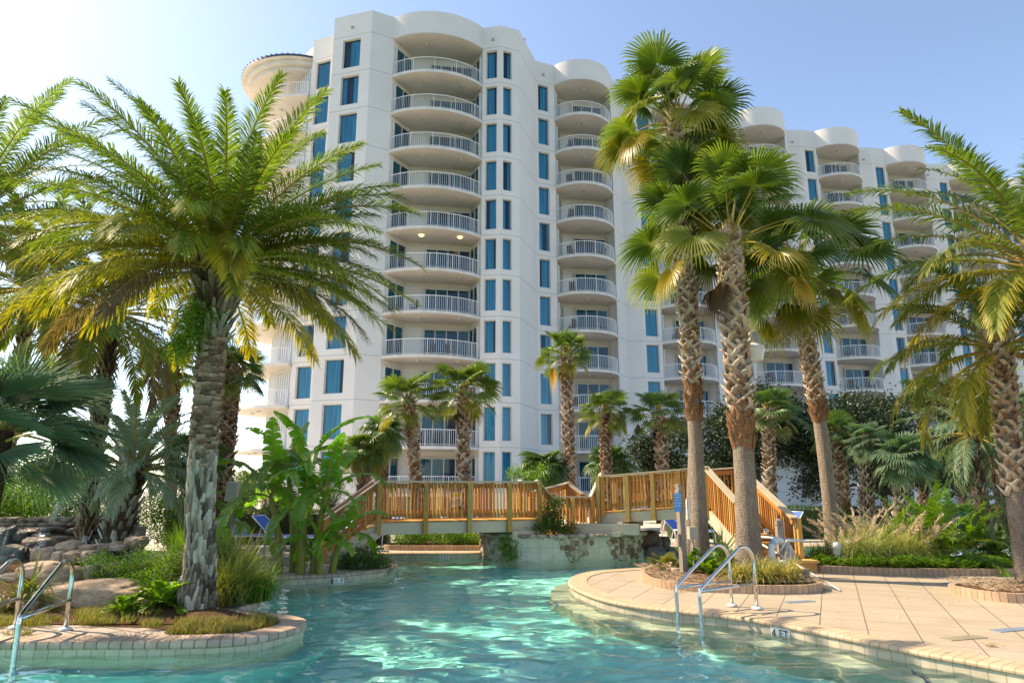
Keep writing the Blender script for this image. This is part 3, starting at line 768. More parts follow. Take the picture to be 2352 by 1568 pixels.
# round tower at the left end
TC = (-16.2, 52.0); TR = 4.6
core = [(-15.6, 47.7), (-15.75, 48.4), (-17.3, 49.9), (-18.5, 51.6), (-18.6, 54.0), (-16, 57)]
for a, b in zip(core, core[1:]): WALL.quad((*b, -.3), (*a, -.3), (*a, ZTOP), (*b, ZTOP))
def tower():
    a0 = radians(275); a1 = radians(90); pts = [(TC[0]+TR*cos(a0-(a0-a1)*i/40), TC[1]+TR*sin(a0-(a0-a1)*i/40)) for i in range(41)]
    pts = [p for p in pts]
    poly = ccw([(x-TC[0], y-TC[1]) for x, y in pts]+[(-16-TC[0], 57-TC[1])]+[(x-TC[0], y-TC[1]) for x, y in core[-2:0:-1]])
    m = MB(); m.poly(poly, 0, 0); m.poly(poly, -.20, 1, flip=True); m.wall(poly, -.20, 0, True, 2)
    slab = m.mesh('balcony', [MT['soffit'], MT['soffit'], MT['slabedge']])
    rail = rail_mesh([((x-TC[0])*.975, (y-TC[1])*.975) for x, y in pts])
    # vertical sliding panels of the core wall
    q = MB(); cc = [(x-TC[0], y-TC[1]) for x, y in core]
    P = resample(cc[1:4], .34)
    for a, b in zip(P, P[1:]):
        mx, my = (a[0]+b[0])/2, (a[1]+b[1])/2; r = atan2(b[1]-a[1], b[0]-a[0]); ox, oy = -.06*abs(sin(r)), -.06*abs(cos(r))
        q.box((a[0]+ox, a[1]+oy, 1.3), (.07, .10, 2.6), r)
    q.box((cc[3][0]-.05, cc[3][1]+.9, 1.15), (.05, .9, 2.2), 0, 1)
    pan = q.mesh('sliding_panel', [MT['railing'], MT['curtain_dark']])
    for n in range(1, 12):
        o = link('balcony', slab, hotel, True, (TC[0]-HW[0], TC[1]-HW[1], ZS(n)))
        link('railing', rail, o, True); link('sliding_panel', pan, o, True)
        for x, y in ((-2.2, -2.6), (-3.2, -1.0)): link('ceiling_lamp', LAMP, o, True, (x, y, -.20))
    # eave rings and dark seamed roof
    m = MB()
    for (r0, z0, r1, z1, mi) in ((0, 34.0, 4.5, 34.0, 1), (4.5, 34.0, 4.5, 34.35, 2), (4.5, 34.35, 4.9, 34.35, 2), (4.9, 34.35, 4.9, 34.7, 2), (4.9, 34.7, 5.3, 34.7, 2), (5.3, 34.7, 5.3, 34.9, 0), (5.3, 34.9, 0.3, 35.7, 0)):
        n = 72
        for i in range(n):
            b0, b1 = 2*pi*i/n, 2*pi*(i+1)/n
            m.quad((r0*cos(b0), r0*sin(b0), z0), (r1*cos(b0), r1*sin(b0), z1), (r1*cos(b1), r1*sin(b1), z1), (r0*cos(b1), r0*sin(b1), z0), mi)
    for i in range(72):
        b = 2*pi*i/72; m.beam((5.34*cos(b), 5.34*sin(b), 34.93), (.4*cos(b), .4*sin(b), 35.7), .04, .09)
    o = m.build('roof', [MT['roofmetal'], MT['soffit'], MT['slabedge']], hotel, local=True, loc=(-17.6-HW[0], 53.0-HW[1], 0))
tower()
# closing roof and rear mass so that nothing is hollow
back = [(E[6][0]+8.8, E[6][1]+3.6), (E[6][0]+4, E[6][1]+16), (-19.5, 62), (-16, 57), (-15.6, 47.7)]
prof = [D1, D0, C1, C0, AL]+[(AL[0]+b[0], AL[1]+b[1]) for b in bigback[1:-1]]+[AR, B1, B2, B3, E0]
for k in range(7):
    L = E[k]; prof += [(L[0]+b[0], L[1]+b[1]) for b in smallback]+[(L[0]+5.9, L[1]+3.3)]+([(L[0]+7.15, L[1]+3.2)] if k < 6 else [])
P = ccw(prof+back[:4]); WALL.poly(P, ZTOP-.35)
for a, b in zip(back, back[1:]): WALL.quad((*a, -.3), (*b, -.3), (*b, ZTOP), (*a, ZTOP))
WALL.build('wall', [MT['stucco'], MT['soffit'], MT['stucco']], hotel)
# small scuppers / wall lights under the parapet
m = MB()
for p, q, s in ((C1, C0, .5), (AR, B1, .55), (E0, E[0], .4), (AL, C0, 2)):
    if s > 1: continue
    a = lp(p, q, s); nx, ny = nrm(p, q); m.box((a[0]+nx*.08, a[1]+ny*.08, 34.9), (.16, .16, .16)); 
for k in range(1, 6):
    a = (E[k-1][0]+6.4, E[k-1][1]+3.3); m.box((a[0], a[1]-.1, 34.7), (.16, .16, .16))
m.build('wall_lamp', MT['beige_box'], hotel)
for L, xs in [(AL, bigA.lamps)]+[(e, bayE.lamps) for e in E[:6]]:
    for (x, y) in xs: link('ceiling_lamp', LAMP, hotel, True, (L[0]+x-HW[0], L[1]+y-HW[1], ZSOF))
# lamps that are switched on beneath the sixth-storey balcony
for o in list(hotel.children):
    if o.name.startswith('balcony') and abs(o.location.z-ZS(5)) < .01 and abs(o.location.x-(AL[0]-HW[0])) < .01:
        for c in o.children:
            if c.name.startswith('ceiling_lamp'): c.data = LAMPLIT
place_windows()
for (x, y, h, l) in ((1.0, 49.5, 1.5, 'thin rooftop rod with red warning light above the tall front bay'), (24.2, 62.5, 2.6, 'thin rooftop rod with red light between the far right curved parapets')):
    m = MB(); m.tube([(0, 0, 0), (0, 0, h)], .025, 6); o = thing('rooftop_beacon', l, 'beacon', (x, y, ZTOP-.35)); m.build('rod', MT['dark_metal'], o, local=True)
    m = MB(); m.lathe([(0, .35), (.08, .3), (.09, .05), (.05, 0), (0, 0)], n=10); m.build('red_light', MT['red'], o, local=True, loc=(0, 0, h))
# chairs and tables on the balconies
def balcony_chair():
    m = MB(); m.box((0, 0, .42), (.5, .48, .05)); m.box((0, .24, .72), (.5, .05, .55), rx=-.15)
    for x in (-.23, .23):
        for y in (-.2, .22): m.box((x, y, .2), (.04, .04, .4))
        m.box((x, 0, .62), (.05, .45, .04)); m.box((x, -.2, .5), (.04, .04, .22))
    return m.mesh('balcony_chair', MT['brown_chair'])
CH = balcony_chair(); k = 0
def bchair(L, n, x, y, rz, where):
    o = link('balcony_chair', CH); o.location = (L[0]+x, L[1]+y, ZS(n)+.01); o.rotation_euler = (0, 0, rz)
    tag(o, 'dark wicker armchair on '+where, 'chair', 'dark armchairs on the hotel balconies'); return o
nth = ['top', 'second', 'third', 'fourth', 'fifth', 'sixth', 'seventh', 'eighth', 'ninth', 'tenth', 'ground']
names = ['the second curved stack', 'the third curved stack', 'the fourth curved stack', 'the fifth curved stack', 'the sixth curved stack']
for n, dx in ((8, 3.2), (8, 4.6), (7, 2.0), (10, 2.5), (10, 3.9)):
    bchair(AL, n, dx, .35+.12*dx, 2.6+dx, 'the wide balcony, %s storey from the top, %s' % (nth[n-1], 'nearer its left end' if dx in (3.2, 2.5) else ('near its middle' if dx in (2.0, 3.9) else 'nearer its right end')))
for k in range(5):
    for n in range(2, 10):
        if (n+k) % 3 == 0 and k: continue
        bchair(E[k], n, 1.2, .2, 2.4+.3*((n*7) % 5), '%s, %s storey down, left end' % (names[k], nth[n-1]))
        if (n*3+k) % 2: bchair(E[k], n, 3.6, .7, 3.6+.3*((n*5) % 4), '%s, %s storey down, right end' % (names[k], nth[n-1]))
# ------------------------------------------------------------------ plant builders (all in local coordinates of the plant, base at origin)
def frame_from(d):
    """side and up vectors for a heading"""
    d = d.normalized(); s = d.cross(V((0, 0, 1)))
    if s.length < .05: s = V((1, 0, 0))
    s.normalize(); return s, s.cross(d).normalized()
def rachis(base, az, el, L, droop, n=16, curve=1.6, wob=0.0, rnd=random):
    P = [V(base)]; w = rnd.uniform(-wob, wob)
    for i in range(n):
        s = (i+.5)/n; a = el-droop*s**curve; z = az+w*s
        P.append(P[-1]+V((cos(z)*cos(a), sin(z)*cos(a), sin(a)))*(L/n))
    return P
def feather(mb, base, az, el, L, droop, rnd, nl=60, ll=.45, lw=.022, pet=.14, yel=0.0, dead=0.0, vee=.45, hang=.25, stem=1, mi=0, r0=.022, wob=.25, tipyel=.0, curve=1.6):
    P = rachis(base, az, el, L, droop, 18, curve, wob, rnd); n = len(P)-1
    tv = rnd.random()
    mb.tube([tuple(p) for p in P], [r0*(1-.85*i/n) for i in range(n+1)], 4, stem, (rnd.uniform(.3, 1), 0), False)
    for k in range(nl):
        s = pet+(1-pet)*(k+.5)/nl; x = s*n; i = min(int(x), n-1); f = x-i
        p = P[i].lerp(P[i+1], f); d = (P[i+1]-P[i]).normalized(); sd_, up = frame_from(d)
        u = (s-pet)/(1-pet)
        l = ll*(.35+.65*min(1, u*4))*(1-.62*max(0, (u-.45)/.55)**1.3)
        for sg in (-1, 1):
            a = 1.12-.62*u+rnd.uniform(-.10, .10)
            q = (d*cos(a)+sd_*(sg*sin(a))); q = (q+up*(vee*(1-.4*u)+rnd.uniform(-.30, .30))).normalized()
            w_ = q.cross(up if abs(q.dot(up)) < .9 else sd_).normalized()*lw*.5
            l2 = l*rnd.uniform(.85, 1.1); h = hang+rnd.uniform(-.05, .12)
            m1 = p+q*(l2*.5)-V((0, 0, 1))*(l2*h*.22); t = p+q*l2*(1-.1*h)-V((0, 0, 1))*(l2*h)
            v = min(1, max(0, tv*.5+rnd.random()*.5)); y0 = yel*rnd.uniform(.5, 1); y1 = min(1, yel*1.5+tipyel*rnd.random())
            mb.add([tuple(p-w_*.7), tuple(p+w_*.7), tuple(m1+w_), tuple(m1-w_), tuple(t)], [(0, 1, 2, 3), (3, 2, 4)], mi,
                   [(v, y0*.6, dead), (v, y0*.6, dead), (v, y0, dead), (v, y0, dead), (v, y1, dead)])
def fan(mb, base, az, el, pl, R, rnd, nseg=34, span=5.0, droop=.5, yel=0.0, dead=0.0, pdroop=.4, tilt=.0, split=.55, roll=None, stem=1, mi=0, pr=.014, sw=1.0):
    """costapalmate fan leaf on a curved petiole"""
    P = rachis(base, az, el, pl, pdroop, 7, 1.4, .15, rnd)
    mb.tube([tuple(p) for p in P], [pr*(1.6-.9*i/7) for i in range(8)], 4, stem, (rnd.uniform(0, .5), 0), False)
    hub = P[-1]; d = (P[-1]-P[-2]).normalized(); s, up = frame_from(d)
    rl = rnd.uniform(-.5, .5) if roll is None else roll
    s2 = s*cos(rl)+up*sin(rl); up2 = up*cos(rl)-s*sin(rl)
    d2 = (d*cos(tilt)-up2*sin(tilt)); up3 = up2*cos(tilt)+d*sin(tilt)
    tv = rnd.random(); G = V((0, 0, -1)); hw = span/nseg*.5*sw
    for k in range(nseg):
        a = -span/2+span*(k+.5)/nseg
        l = R*(.80+.20*cos(a*.6))*rnd.uniform(.93, 1.06); ra = cos(a); rb = sin(a)
        cup = .22*(1-cos(a*.5))
        def pt(r, da, lift, g):
            ca, sa = cos(a+da), sin(a+da)
            q = hub+(d2*ca+s2*sa)*(r*l)+up3*(lift+cup*r*l+.03*sin(r*3))+G*(g*l); return tuple(q)
        fold = .012*R/1.0*3
        r1, r2, r3 = .30, split, .80
        dr = droop*rnd.uniform(.7, 1.35)
        tw = rnd.uniform(-.05, .05)
        v0 = pt(.03, 0, 0, 0)
        vs = [pt(.03, -hw, 0, 0), pt(.03, hw, 0, 0),
              pt(r1, -hw, 0, 0), pt(r1, 0, fold, 0), pt(r1, hw, 0, 0),
              pt(r2, -hw*.98, 0, .03*dr), pt(r2, 0, fold*1.2, .03*dr), pt(r2, hw*.98, 0, .03*dr),
              pt(r3, -hw*.45+tw*.5, 0, .16*dr), pt(r3, hw*.45+tw*.5, 0, .16*dr), pt(.97, tw, 0, .42*dr)]
        v = min(1, max(0, tv*.55+rnd.random()*.35+.1*((k % 2)))); yy = yel; ty = min(1, yel*1.5+.25*rnd.random()*(1 if yel > 0 else .3))
        c = (v, yy*.7, dead); e = (v, yy, dead); g_ = (v, ty, dead)
        mb.add(vs, [(0, 1, 4, 3), (0, 3, 2), (2, 3, 6, 5), (3, 4, 7, 6), (5, 6, 8), (6, 7, 9), (6, 9, 8), (8, 9, 10)], mi, [c, c, c, c, c, e, e, e, e, e, g_])
def trunkpath(pts, n=24):
    return smoothpoly([tuple(p) for p in pts], False, max(2, n//max(1, len(pts)-1)))
def trunk_core(mb, path, rad, n=18, mi=0, bump=.03, seed=0, flare=0):
    k = len(path); vs = []
    for i, p in enumerate(path):
        r = rad(i/(k-1))
        for j in range(n):
            a = 2*pi*j/n; rr = r*(1+bump*noise.noise(V((cos(a)*1.5, sin(a)*1.5, p[2]*3+seed))))
            vs.append((p[0]+rr*cos(a), p[1]+rr*sin(a), p[2]))
    fs = [(i*n+j, i*n+(j+1) % n, (i+1)*n+(j+1) % n, (i+1)*n+j) for i in range(k-1) for j in range(n)]
    fs.append(tuple((k-1)*n+j for j in range(n)))
    mb.add(vs, fs, mi)
def at_path(path, s):
    x = s*(len(path)-1); i = min(int(x), len(path)-2); f = x-i
    a, b = V(path[i]), V(path[i+1]); return a.lerp(b, f)
def boots(mb, path, rad, s0, s1, rnd, rows=22, per=7, L=.26, W=.13, T=.03, lift=.35, cross=.0, mi=0, tone=(.2, 1), rough=.3, tipw=.45, up=1.0):
    """overlapping leaf bases: each a thick tapering plate rising from the trunk; cross>0 gives the criss-cross pairs"""
    ga = 0.0; H = (V(path[-1])-V(path[0])).length
    for r in range(rows):
        s = s0+(s1-s0)*(r+.5)/rows; ga += pi/per
        for j in range(per):
            c = at_path(path, min(1, s+rnd.uniform(-.4, .4)*(s1-s0)/rows)); a = ga+2*pi*j/per+rnd.uniform(-.12, .12); R = rad(s)
            for sg in ((-1, 1) if cross else (1,)):
                cr = cross or rnd.gauss(0, .08)
                l = L*rnd.uniform(.75, 1.2); w = W*rnd.uniform(.8, 1.15); v = rnd.uniform(*tone); lf = lift*rnd.uniform(.6, 1.5)
                ring = []
                for q, (f, ww, tt) in enumerate(((0, 1, .5), (.35, .95, 1), (.7, (1+tipw)/2, .9), (1, tipw*rnd.uniform(.7, 1.2), .5))):
                    aa = a+sg*cr*f*l/R*1.0
                    rr = R*.97+l*lf*(f**1.6); z = c.z+l*up*f*(1-.25*lf)-l*.1
                    o = V((c.x+cos(aa)*rr, c.y+sin(aa)*rr, z)); tg = V((-sin(aa), cos(aa), 0)); rd = V((cos(aa), sin(aa), 0))
                    ring.append((o-tg*(w*ww/2), o+rd*(T*tt*1.3)-tg*(w*ww*.18), o+rd*(T*tt*1.3)+tg*(w*ww*.18), o+tg*(w*ww/2)))
                vs = [tuple(p) for g in ring for p in g]; fs = []
                for q in range(3):
                    b = q*4
                    for k in range(3): fs.append((b+k, b+k+1, b+k+5, b+k+4))
                fs.append((12, 13, 14, 15)); fs.append((0, 3, 2, 1)); fs += [(0, 4, 7, 3), (4, 8, 11, 7), (8, 12, 15, 11)]
                vb = [max(0, v-.22)]*4+[v]*4+[v]*4+[min(1, v+.25)]*4
                mb.add(vs, fs, mi, [(x, 0) for x in vb])
def leaf_cloud(mb, lobes, n, size, rnd, mi=0, clump=7, flat=.0, aspect=.5, core=.35, yel=0.0, up=.3, light=None):
    """leaves in small clumps through the volume of several ellipsoid lobes (c, r)"""
    tot = sum(r[0]*r[1]+r[1]*r[2]+r[0]*r[2] for _, r in lobes)
    for c, r in lobes:
        nn = int(n*(r[0]*r[1]+r[1]*r[2]+r[0]*r[2])/tot/clump)
        for _ in range(nn):
            while True:
                d = V((rnd.gauss(0, 1), rnd.gauss(0, 1), rnd.gauss(0, 1)))
                if d.length > .1: break
            d.normalize(); f = core+(1-core)*rnd.random()**.45
            bump = .80+.42*noise.noise(V((d.x*2.1+c[0], d.y*2.1+c[1], d.z*2.1+c[2])))
            q = V((c[0]+d.x*r[0]*f*bump, c[1]+d.y*r[1]*f*bump, c[2]+d.z*r[2]*f*bump))
            cv = rnd.random(); cs = size*rnd.uniform(1.2, 2.6)
            for _ in range(clump):
                o = q+V((rnd.gauss(0, cs), rnd.gauss(0, cs), rnd.gauss(0, cs*.7)))
                a = V((rnd.gauss(0, 1), rnd.gauss(0, 1), rnd.gauss(up, .8)+flat)).normalized()
                b = a.cross(V((rnd.gauss(0, 1), rnd.gauss(0, 1), rnd.gauss(0, 1)))).normalized()
                s = size*rnd.uniform(.7, 1.4); v = min(1, max(0, .6*cv+.4*rnd.random())); y = yel if rnd.random() < yel*2 else 0
                mb.add([tuple(o), tuple(o+a*s*.5+b*s*aspect*.5), tuple(o+a*s), tuple(o+a*s*.5-b*s*aspect*.5)], [(0, 1, 2, 3)], mi, (v, y))
def branches(mb, base, tops, r0, rnd, mi=0):
    for t in tops:
        m1 = V(base).lerp(V(t), .5)+V((rnd.uniform(-.2, .2), rnd.uniform(-.2, .2), rnd.uniform(0, .3)))
        mb.tube(smoothpoly([tuple(base), tuple(m1), tuple(t)], False, 4), [r0*(1-.09*i) for i in range(9)], 6, mi, (.4, 0))
def blades(mb, c, n, L, W, rnd, spread=.5, bend=1.2, mi=0, yel=.15, el=1.2, elv=.35, rad=.05, seg=3):
    for _ in range(n):
        az = rnd.uniform(0, 2*pi); e = el+rnd.uniform(-elv, elv); l = L*rnd.uniform(.6, 1.15); w = W*rnd.uniform(.7, 1.3)
        r = rad*sqrt(rnd.random()); a2 = rnd.uniform(0, 2*pi); p = V((c[0]+r*cos(a2), c[1]+r*sin(a2), c[2])); bd = bend*rnd.uniform(.5, 1.5)
        sdv = V((-sin(az), cos(az), 0)); vs = []; v = rnd.random(); y = yel*rnd.random()*2 if rnd.random() < .6 else 0
        tt = []
        for i in range(seg+1):
            s = i/seg; ww = w*(1-s)**.6*.5 if i < seg else 0
            vs += [tuple(p-sdv*ww), tuple(p+sdv*ww)] if i < seg else [tuple(p)]
            tt += [(v, min(1, y*(.5+s)))]*(2 if i < seg else 1)
            a = e-bd*s; p = p+V((cos(az)*cos(a), sin(az)*cos(a), sin(a)))*(l/seg)
        fs = [(2*i, 2*i+1, 2*i+3, 2*i+2) for i in range(seg-1)]+[(2*seg-2, 2*seg-1, 2*seg)]
        mb.add(vs, fs, mi, tt)

def date_palm(name, label, loc, path, rad, crown, hd, group=None, mats=('date', 'petiole'), **k):
    pass
# ------------------------------------------------------------------ palms
def pos(u, v, Y):
    """metres from the standpoint for a direction and a distance"""
    X = (u-1176)/1568; w_ = (784-v)/1568; b = CP-w_*SP; c = SP+w_*CP; t = Y/b
    return V((X*t, Y, EYE+c*t))
def rel(pts, base): return [tuple(V(p)-V(base)) for p in pts]

# big date palm on the left island
R = random.Random(5)
base = V((-4.12, 9.45, .10))
tp = trunkpath([(0, 0, -.1), (-.03, 0, .6), (-.09, 0, 1.4), (-.11, 0, 2.3), (-.11, 0, 3.3), (-.13, 0, 4.2), (-.15, 0, 4.84)], 36)
rad1 = lambda s: .145+.05*max(0, 1-s*7)-.015*sin(s*5)+.06*max(0, (s-.72)/.28)
dp = thing('date_palm', 'huge date palm with shaggy grey trunk and wide crown on the mulch mound', 'palm tree', base)
m = MB(); trunk_core(m, tp, rad1, 20, 0, .08, 3); t_ = m.build('trunk', MT['core_trunk'], dp, smooth=True, local=True)
m = MB(); boots(m, tp, rad1, .0, .42, R, 31, 9, .27, .098, .04, .13, 0, 0, (.0, 1), tipw=.62)
m.build('leaf_stub', MT['boot_grey'], t_, local=True)
m = MB(); boots(m, tp, rad1, .70, .79, R, 4, 9, .30, .10, .035, .45, 0, 0, (.3, 1), tipw=.4)
m.build('leaf_stub', MT['boot_grey'], t_, local=True)
m = MB(); boots(m, tp, rad1, .40, .73, R, 40, 9, .085, .18, .035, .35, 0, 0, (.1, .9), tipw=.85)
m.build('leaf_scar', MT['boot_brown'], t_, local=True)
m = MB(); boots(m, tp, rad1, .78, 1.0, R, 11, 9, .30, .13, .06, .42, 0, 0, (.0, .6), tipw=.5)
m.build('leaf_scar', MT['boot_brown'], t_, local=True)
heart = V(tp[-1])+V((0, 0, .05))
m = MB()
def crown_feather(m, heart, R, n, L, els, droops, ll, nl, lw=.022, yl=.35, tip=.4, dead=.04, az0=0, hang=.3, skew=None, vee=.45, r0=.028, pw=1.0):
    for i in range(n):
        f = (i+.5)/n; az = az0+i*2.39996+R.uniform(-.12, .12); u = f
        el = els[0]+(els[1]-els[0])*u**pw+R.uniform(-.09, .09); dr = droops[0]+(droops[1]-droops[0])*u+R.uniform(-.12, .12)
        y = max(0, (u-.55)/.45)**1.5*yl*R.uniform(.3, 1.6); dd = 1.0 if (u > .86 and R.random() < dead) else 0
        b = heart+V((cos(az), sin(az), 0))*.13*(1 if u > .2 else .4)-V((0, 0, 1))*.5*u*.6
        feather(m, b, az, el, L*R.uniform(.85, 1.08)*(1-.14*max(0, u-.5)), dr, R, nl, ll, lw, .16, y, dd, hang=hang+.25*u, vee=vee*(1-.4*u), r0=r0, tipyel=tip*u if y > 0 else .06, curve=1.5)
crown_feather(m, heart, R, 78, 2.7, (1.42, -.12), (.62, .9), .46, 128, .0165, .75, 1.0, .3, .6, pw=.72)
for az, el, L_, dr in ((pi*.98, .80, 3.0, .55), (pi*.95, .5, 3.4, .7), (.0, .60, 3.1, .95), (-.1, .26, 3.1, .85), (.1, .05, 3.1, .75), (-.35, -.02, 3.1, .8), (-.5, .3, 2.9, .9), (pi+.3, -.12, 2.9, .75), (pi*1.35, .15, 2.8, 1.0), (-.25, -.22, 3.0, .5), (-1.0, -.1, 2.6, .9), (-1.3, .4, 2.5, 1.3), (-1.8, .3, 2.4, 1.3), (-2.2, .0, 2.6, 1.1)):
    feather(m, heart-V((0, 0, .1)), az, el, L_, dr, R, 130, .48, .0165, .14, max(0, .4-el*.5)*.8, 0, tipyel=.7 if el < .3 else .15, r0=.03)
m.build('crown', [MT['date'], MT['petiole']], dp, local=True)
fern = thing('hanging_fern', 'bright green lacy fern growing on the big date palm just under its crown', 'fern', base+V((-.20, -.2, 3.75)))
m = MB(); leaf_cloud(m, [((0, 0, .1), (.30, .25, .34)), ((-.15, -.05, -.2), (.26, .2, .32)), ((-.3, 0, -.35), (.2, .2, .25))], 4200, .035, R, clump=9, core=.1)
for i in range(26): blades(m, (-.1, 0, .1), 3, .55, .02, R, bend=1.9, el=.6, elv=.6, yel=.1)
m.build('fronds', MT['shrub'], fern, local=True)

# second date palm beyond the left edge, its crown reaching into view
def feather_palm(name, label, hp, gz, rt, n, L, els, dr, ll, nl, seed, mats=('date', 'petiole'), lean=(0, 0), lw=.03, yl=.4, tip=.5, dead=.3, group=None, boot='boot_brown', az0=0, hang=.3, r0=.028, cat='palm tree', bl=.22):
    R = random.Random(seed); base = V((hp[0]+lean[0], hp[1]+lean[1], gz)); H = hp[2]-gz
    tp = trunkpath([(0, 0, -.15), (-lean[0]*.35, -lean[1]*.35, H*.5), (-lean[0], -lean[1], H)], 22); rad = lambda s: rt*(1.15-.2*s+.25*max(0, s-.8))
    t = thing(name, label, cat, base, group=group)
    m = MB(); trunk_core(m, tp, rad, 14, 0, .08, seed); tk = m.build('trunk', MT['core_trunk'], t, smooth=True, local=True)
    m = MB(); boots(m, tp, rad, .0, 1, R, max(6, int(H/.13)), 10, bl, rt*.5, .03, .35, 0, 0, (.1, 1)); m.build('leaf_stub', MT[boot], tk, local=True)
    m = MB(); crown_feather(m, V(tp[-1]), R, n, L, els, dr, ll, nl, lw, yl, tip, dead, az0, hang, r0=r0); m.build('crown', [MT[mats[0]], MT[mats[1]]], t, local=True)
    return t
feather_palm('date_palm', 'date palm whose drooping crown fills the left edge above the spiky fan palm', pos(-70, 500, 15.5), 0, .26, 56, 4.3, (1.35, -.35), (.6, 1.2), .58, 96, 21, group='date palms', lw=.028)
feather_palm('date_palm', 'farther date palm low in the left date fronds, above the waterfall shrubs', pos(75, 650, 19), 0, .15, 48, 3.6, (1.3, -.6), (.7, 1.2), .5, 60, 23, group='date palms', dead=.6, lw=.04, yl=.5)
feather_palm('date_palm', 'date palm with brown hanging skirt, seen between the left edge and the big trunk', pos(262, 700, 15.5), 0, .13, 52, 3.1, (1.3, -.75), (.7, 1.2), .46, 64, 22, group='date palms', dead=.95, lw=.034, yl=.5)
# date palm at the right edge
def right_palm():
    R = random.Random(31); hp = pos(2296, 775, 11.8); b = V(pos(2362, 1330, 11.8)); b.z = .1
    t = thing('date_palm', 'date palm with yellow-tipped arching fronds and diamond-scaled trunk at the right edge', 'palm tree', b, group='date palms')
    H = hp.z-b.z; dx = hp.x-b.x
    tp = trunkpath([(0, 0, -.1), (-.02, 0, H*.25), (dx*.25, 0, H*.5), (dx*.62, 0, H*.8), (dx, 0, H)], 30); rad = lambda s: .148+.05*max(0, 1-s*5)+.03*max(0, s-.75)*3
    m = MB(); trunk_core(m, tp, rad, 16, 0, .05, 4); tk = m.build('trunk', MT['smooth_trunk'], t, smooth=True, local=True)
    m = MB(); boots(m, tp, lambda s: rad(s)*.98, .34, 1.0, R, 25, 5, .20, .11, .03, .34, .55, 0, (.2, 1), tipw=.7); m.build('leaf_stub', MT['boot'], tk, local=True)
    m = MB(); hh = V(tp[-1]); crown_feather(m, hh, R, 28, 2.3, (1.3, -.45), (.9, 1.5), .42, 70, .028, .6, .8, .1, .3)
    m.build('crown', [MT['date'], MT['petiole']], t, local=True)
right_palm()
feather_palm('date_palm', 'date palm beyond the right edge sending big golden-green arching fronds into view', pos(2395, 590, 10.6), 0, .2, 38, 3.2, (1.35, -.15), (.75, 1.35), .50, 92, 32, group='date palms', lw=.028, yl=.7, tip=.9, dead=0)

# Washingtonia fan palms
def fan_crown(m, heart, R, n, pl, rad_, els, seg=34, droop=.6, yl=.5, mi=0, az0=0, span=4.9, deadn=0, pd=.5, tilt=.15, sw=1.0, split=.5):
    for i in range(n):
        u = (i+.5)/n; az = az0+i*2.39996+R.uniform(-.2, .2); el = els[0]+(els[1]-els[0])*u+R.uniform(-.1, .1)
        y = max(0, (u-.62)/.38)**1.4*yl*R.uniform(0, 1.6)
        fan(m, heart+V((cos(az), sin(az), 0))*.06-V((0, 0, 1))*.25*u, az, el, pl*R.uniform(.75, 1.1)*(.65 if u < .12 else 1), rad_*R.uniform(.82, 1.1)*(1-.3*max(0, u-.6)/.4), R, seg, span, droop*(.5+.9*u), min(1, y), 0, pd*(.5+.8*u), tilt*R.uniform(-1, 2.5), split, sw=sw)
    for i in range(deadn):
        az = R.uniform(0, 2*pi); fan(m, heart-V((0, 0, .3)), az, -.9, pl*.5, rad_*.7, R, seg, 2.2, 1.6, .3, 1.0, .5, .3)
def wash(label, hp, bp, r0, r1, n, pl, fr, seed, els=(1.45, -.3), seg=34, split=.45, smooth=True, mat='fan', boot='boot', bl=.2, group='fan palms', yl=.22, droop=.6, mids=(), deadn=2, name='fan_palm', cross=.6, per=6, bw=.10, bstart=None, rows=None, tone=(.25, 1), lift=.33, dead_frond=None, az0=0):
    """hp heart, bp base in metres; mids = extra trunk points; smooth = bare lower trunk"""
    R = random.Random(seed); hp = V(hp); bp = V(bp)
    t = thing(name, label, 'palm tree', bp, group=group)
    P = [(0, 0, -.15)]+[tuple(V(q)-bp) for q in mids]+[tuple(hp-bp)]
    tp = trunkpath(P, 30); H = (hp-bp).length
    rad = lambda s: r0+(r1-r0)*min(1, s*1.15)+r0*.5*max(0, 1-s*5)**2
    m = MB(); trunk_core(m, tp, rad, 16, 0, .04, seed); tk = m.build('trunk', MT['smooth_trunk' if smooth else 'core_trunk'], t, smooth=True, local=True)
    b0 = (bstart if bstart is not None else (.36 if smooth else 0.0))
    rows = rows or max(8, int(H*(1-b0)/(bl*.55)))
    m = MB(); boots(m, tp, lambda s: rad(s)*.98, b0+.03, .985, R, rows, per, bl, bw, r1*.24, lift*1.2, cross, 0, tone, tipw=.6); m.build('leaf_stub', MT[boot], tk, local=True)
    if smooth:
        m = MB(); boots(m, tp, lambda s: rad(s)*.99, b0-.035, b0+.05, R, 5, 7, bl*1.2, bw*1.2, r1*.12, .25, .25, 0, (.0, 1), tipw=.5); m.build('trunk_fibre', MT['fibre'], tk, local=True)
    m = MB(); hh = V(tp[-1]); fan_crown(m, hh, R, n, pl, fr, els, seg, droop, yl, az0=az0, deadn=deadn, span=4.3)
    for i in range(7): m.tube([tuple(hh-V((0, 0, .25))), tuple(hh+V((R.uniform(-.12, .12), R.uniform(-.12, .12), .35)))], [r1*.8, .03], 6, 1, (.6, 0))
    m.build('crown', [MT[mat], MT['petiole']], t, local=True)
    if dead_frond:
        m = MB(); az, el, pl_, rr = dead_frond; fan(m, hh-V((0, 0, .2)), az, el, pl_, rr, R, 26, 2.0, 1.5, 1.0, 0, 1.6, .2); m.build('dead_frond', [MT['fan'], MT['petiole']], t, local=True)
    return t
B = lambda u, v, Y, z=0: (lambda p: V((p.x, Y, z)))(pos(u, v, Y))
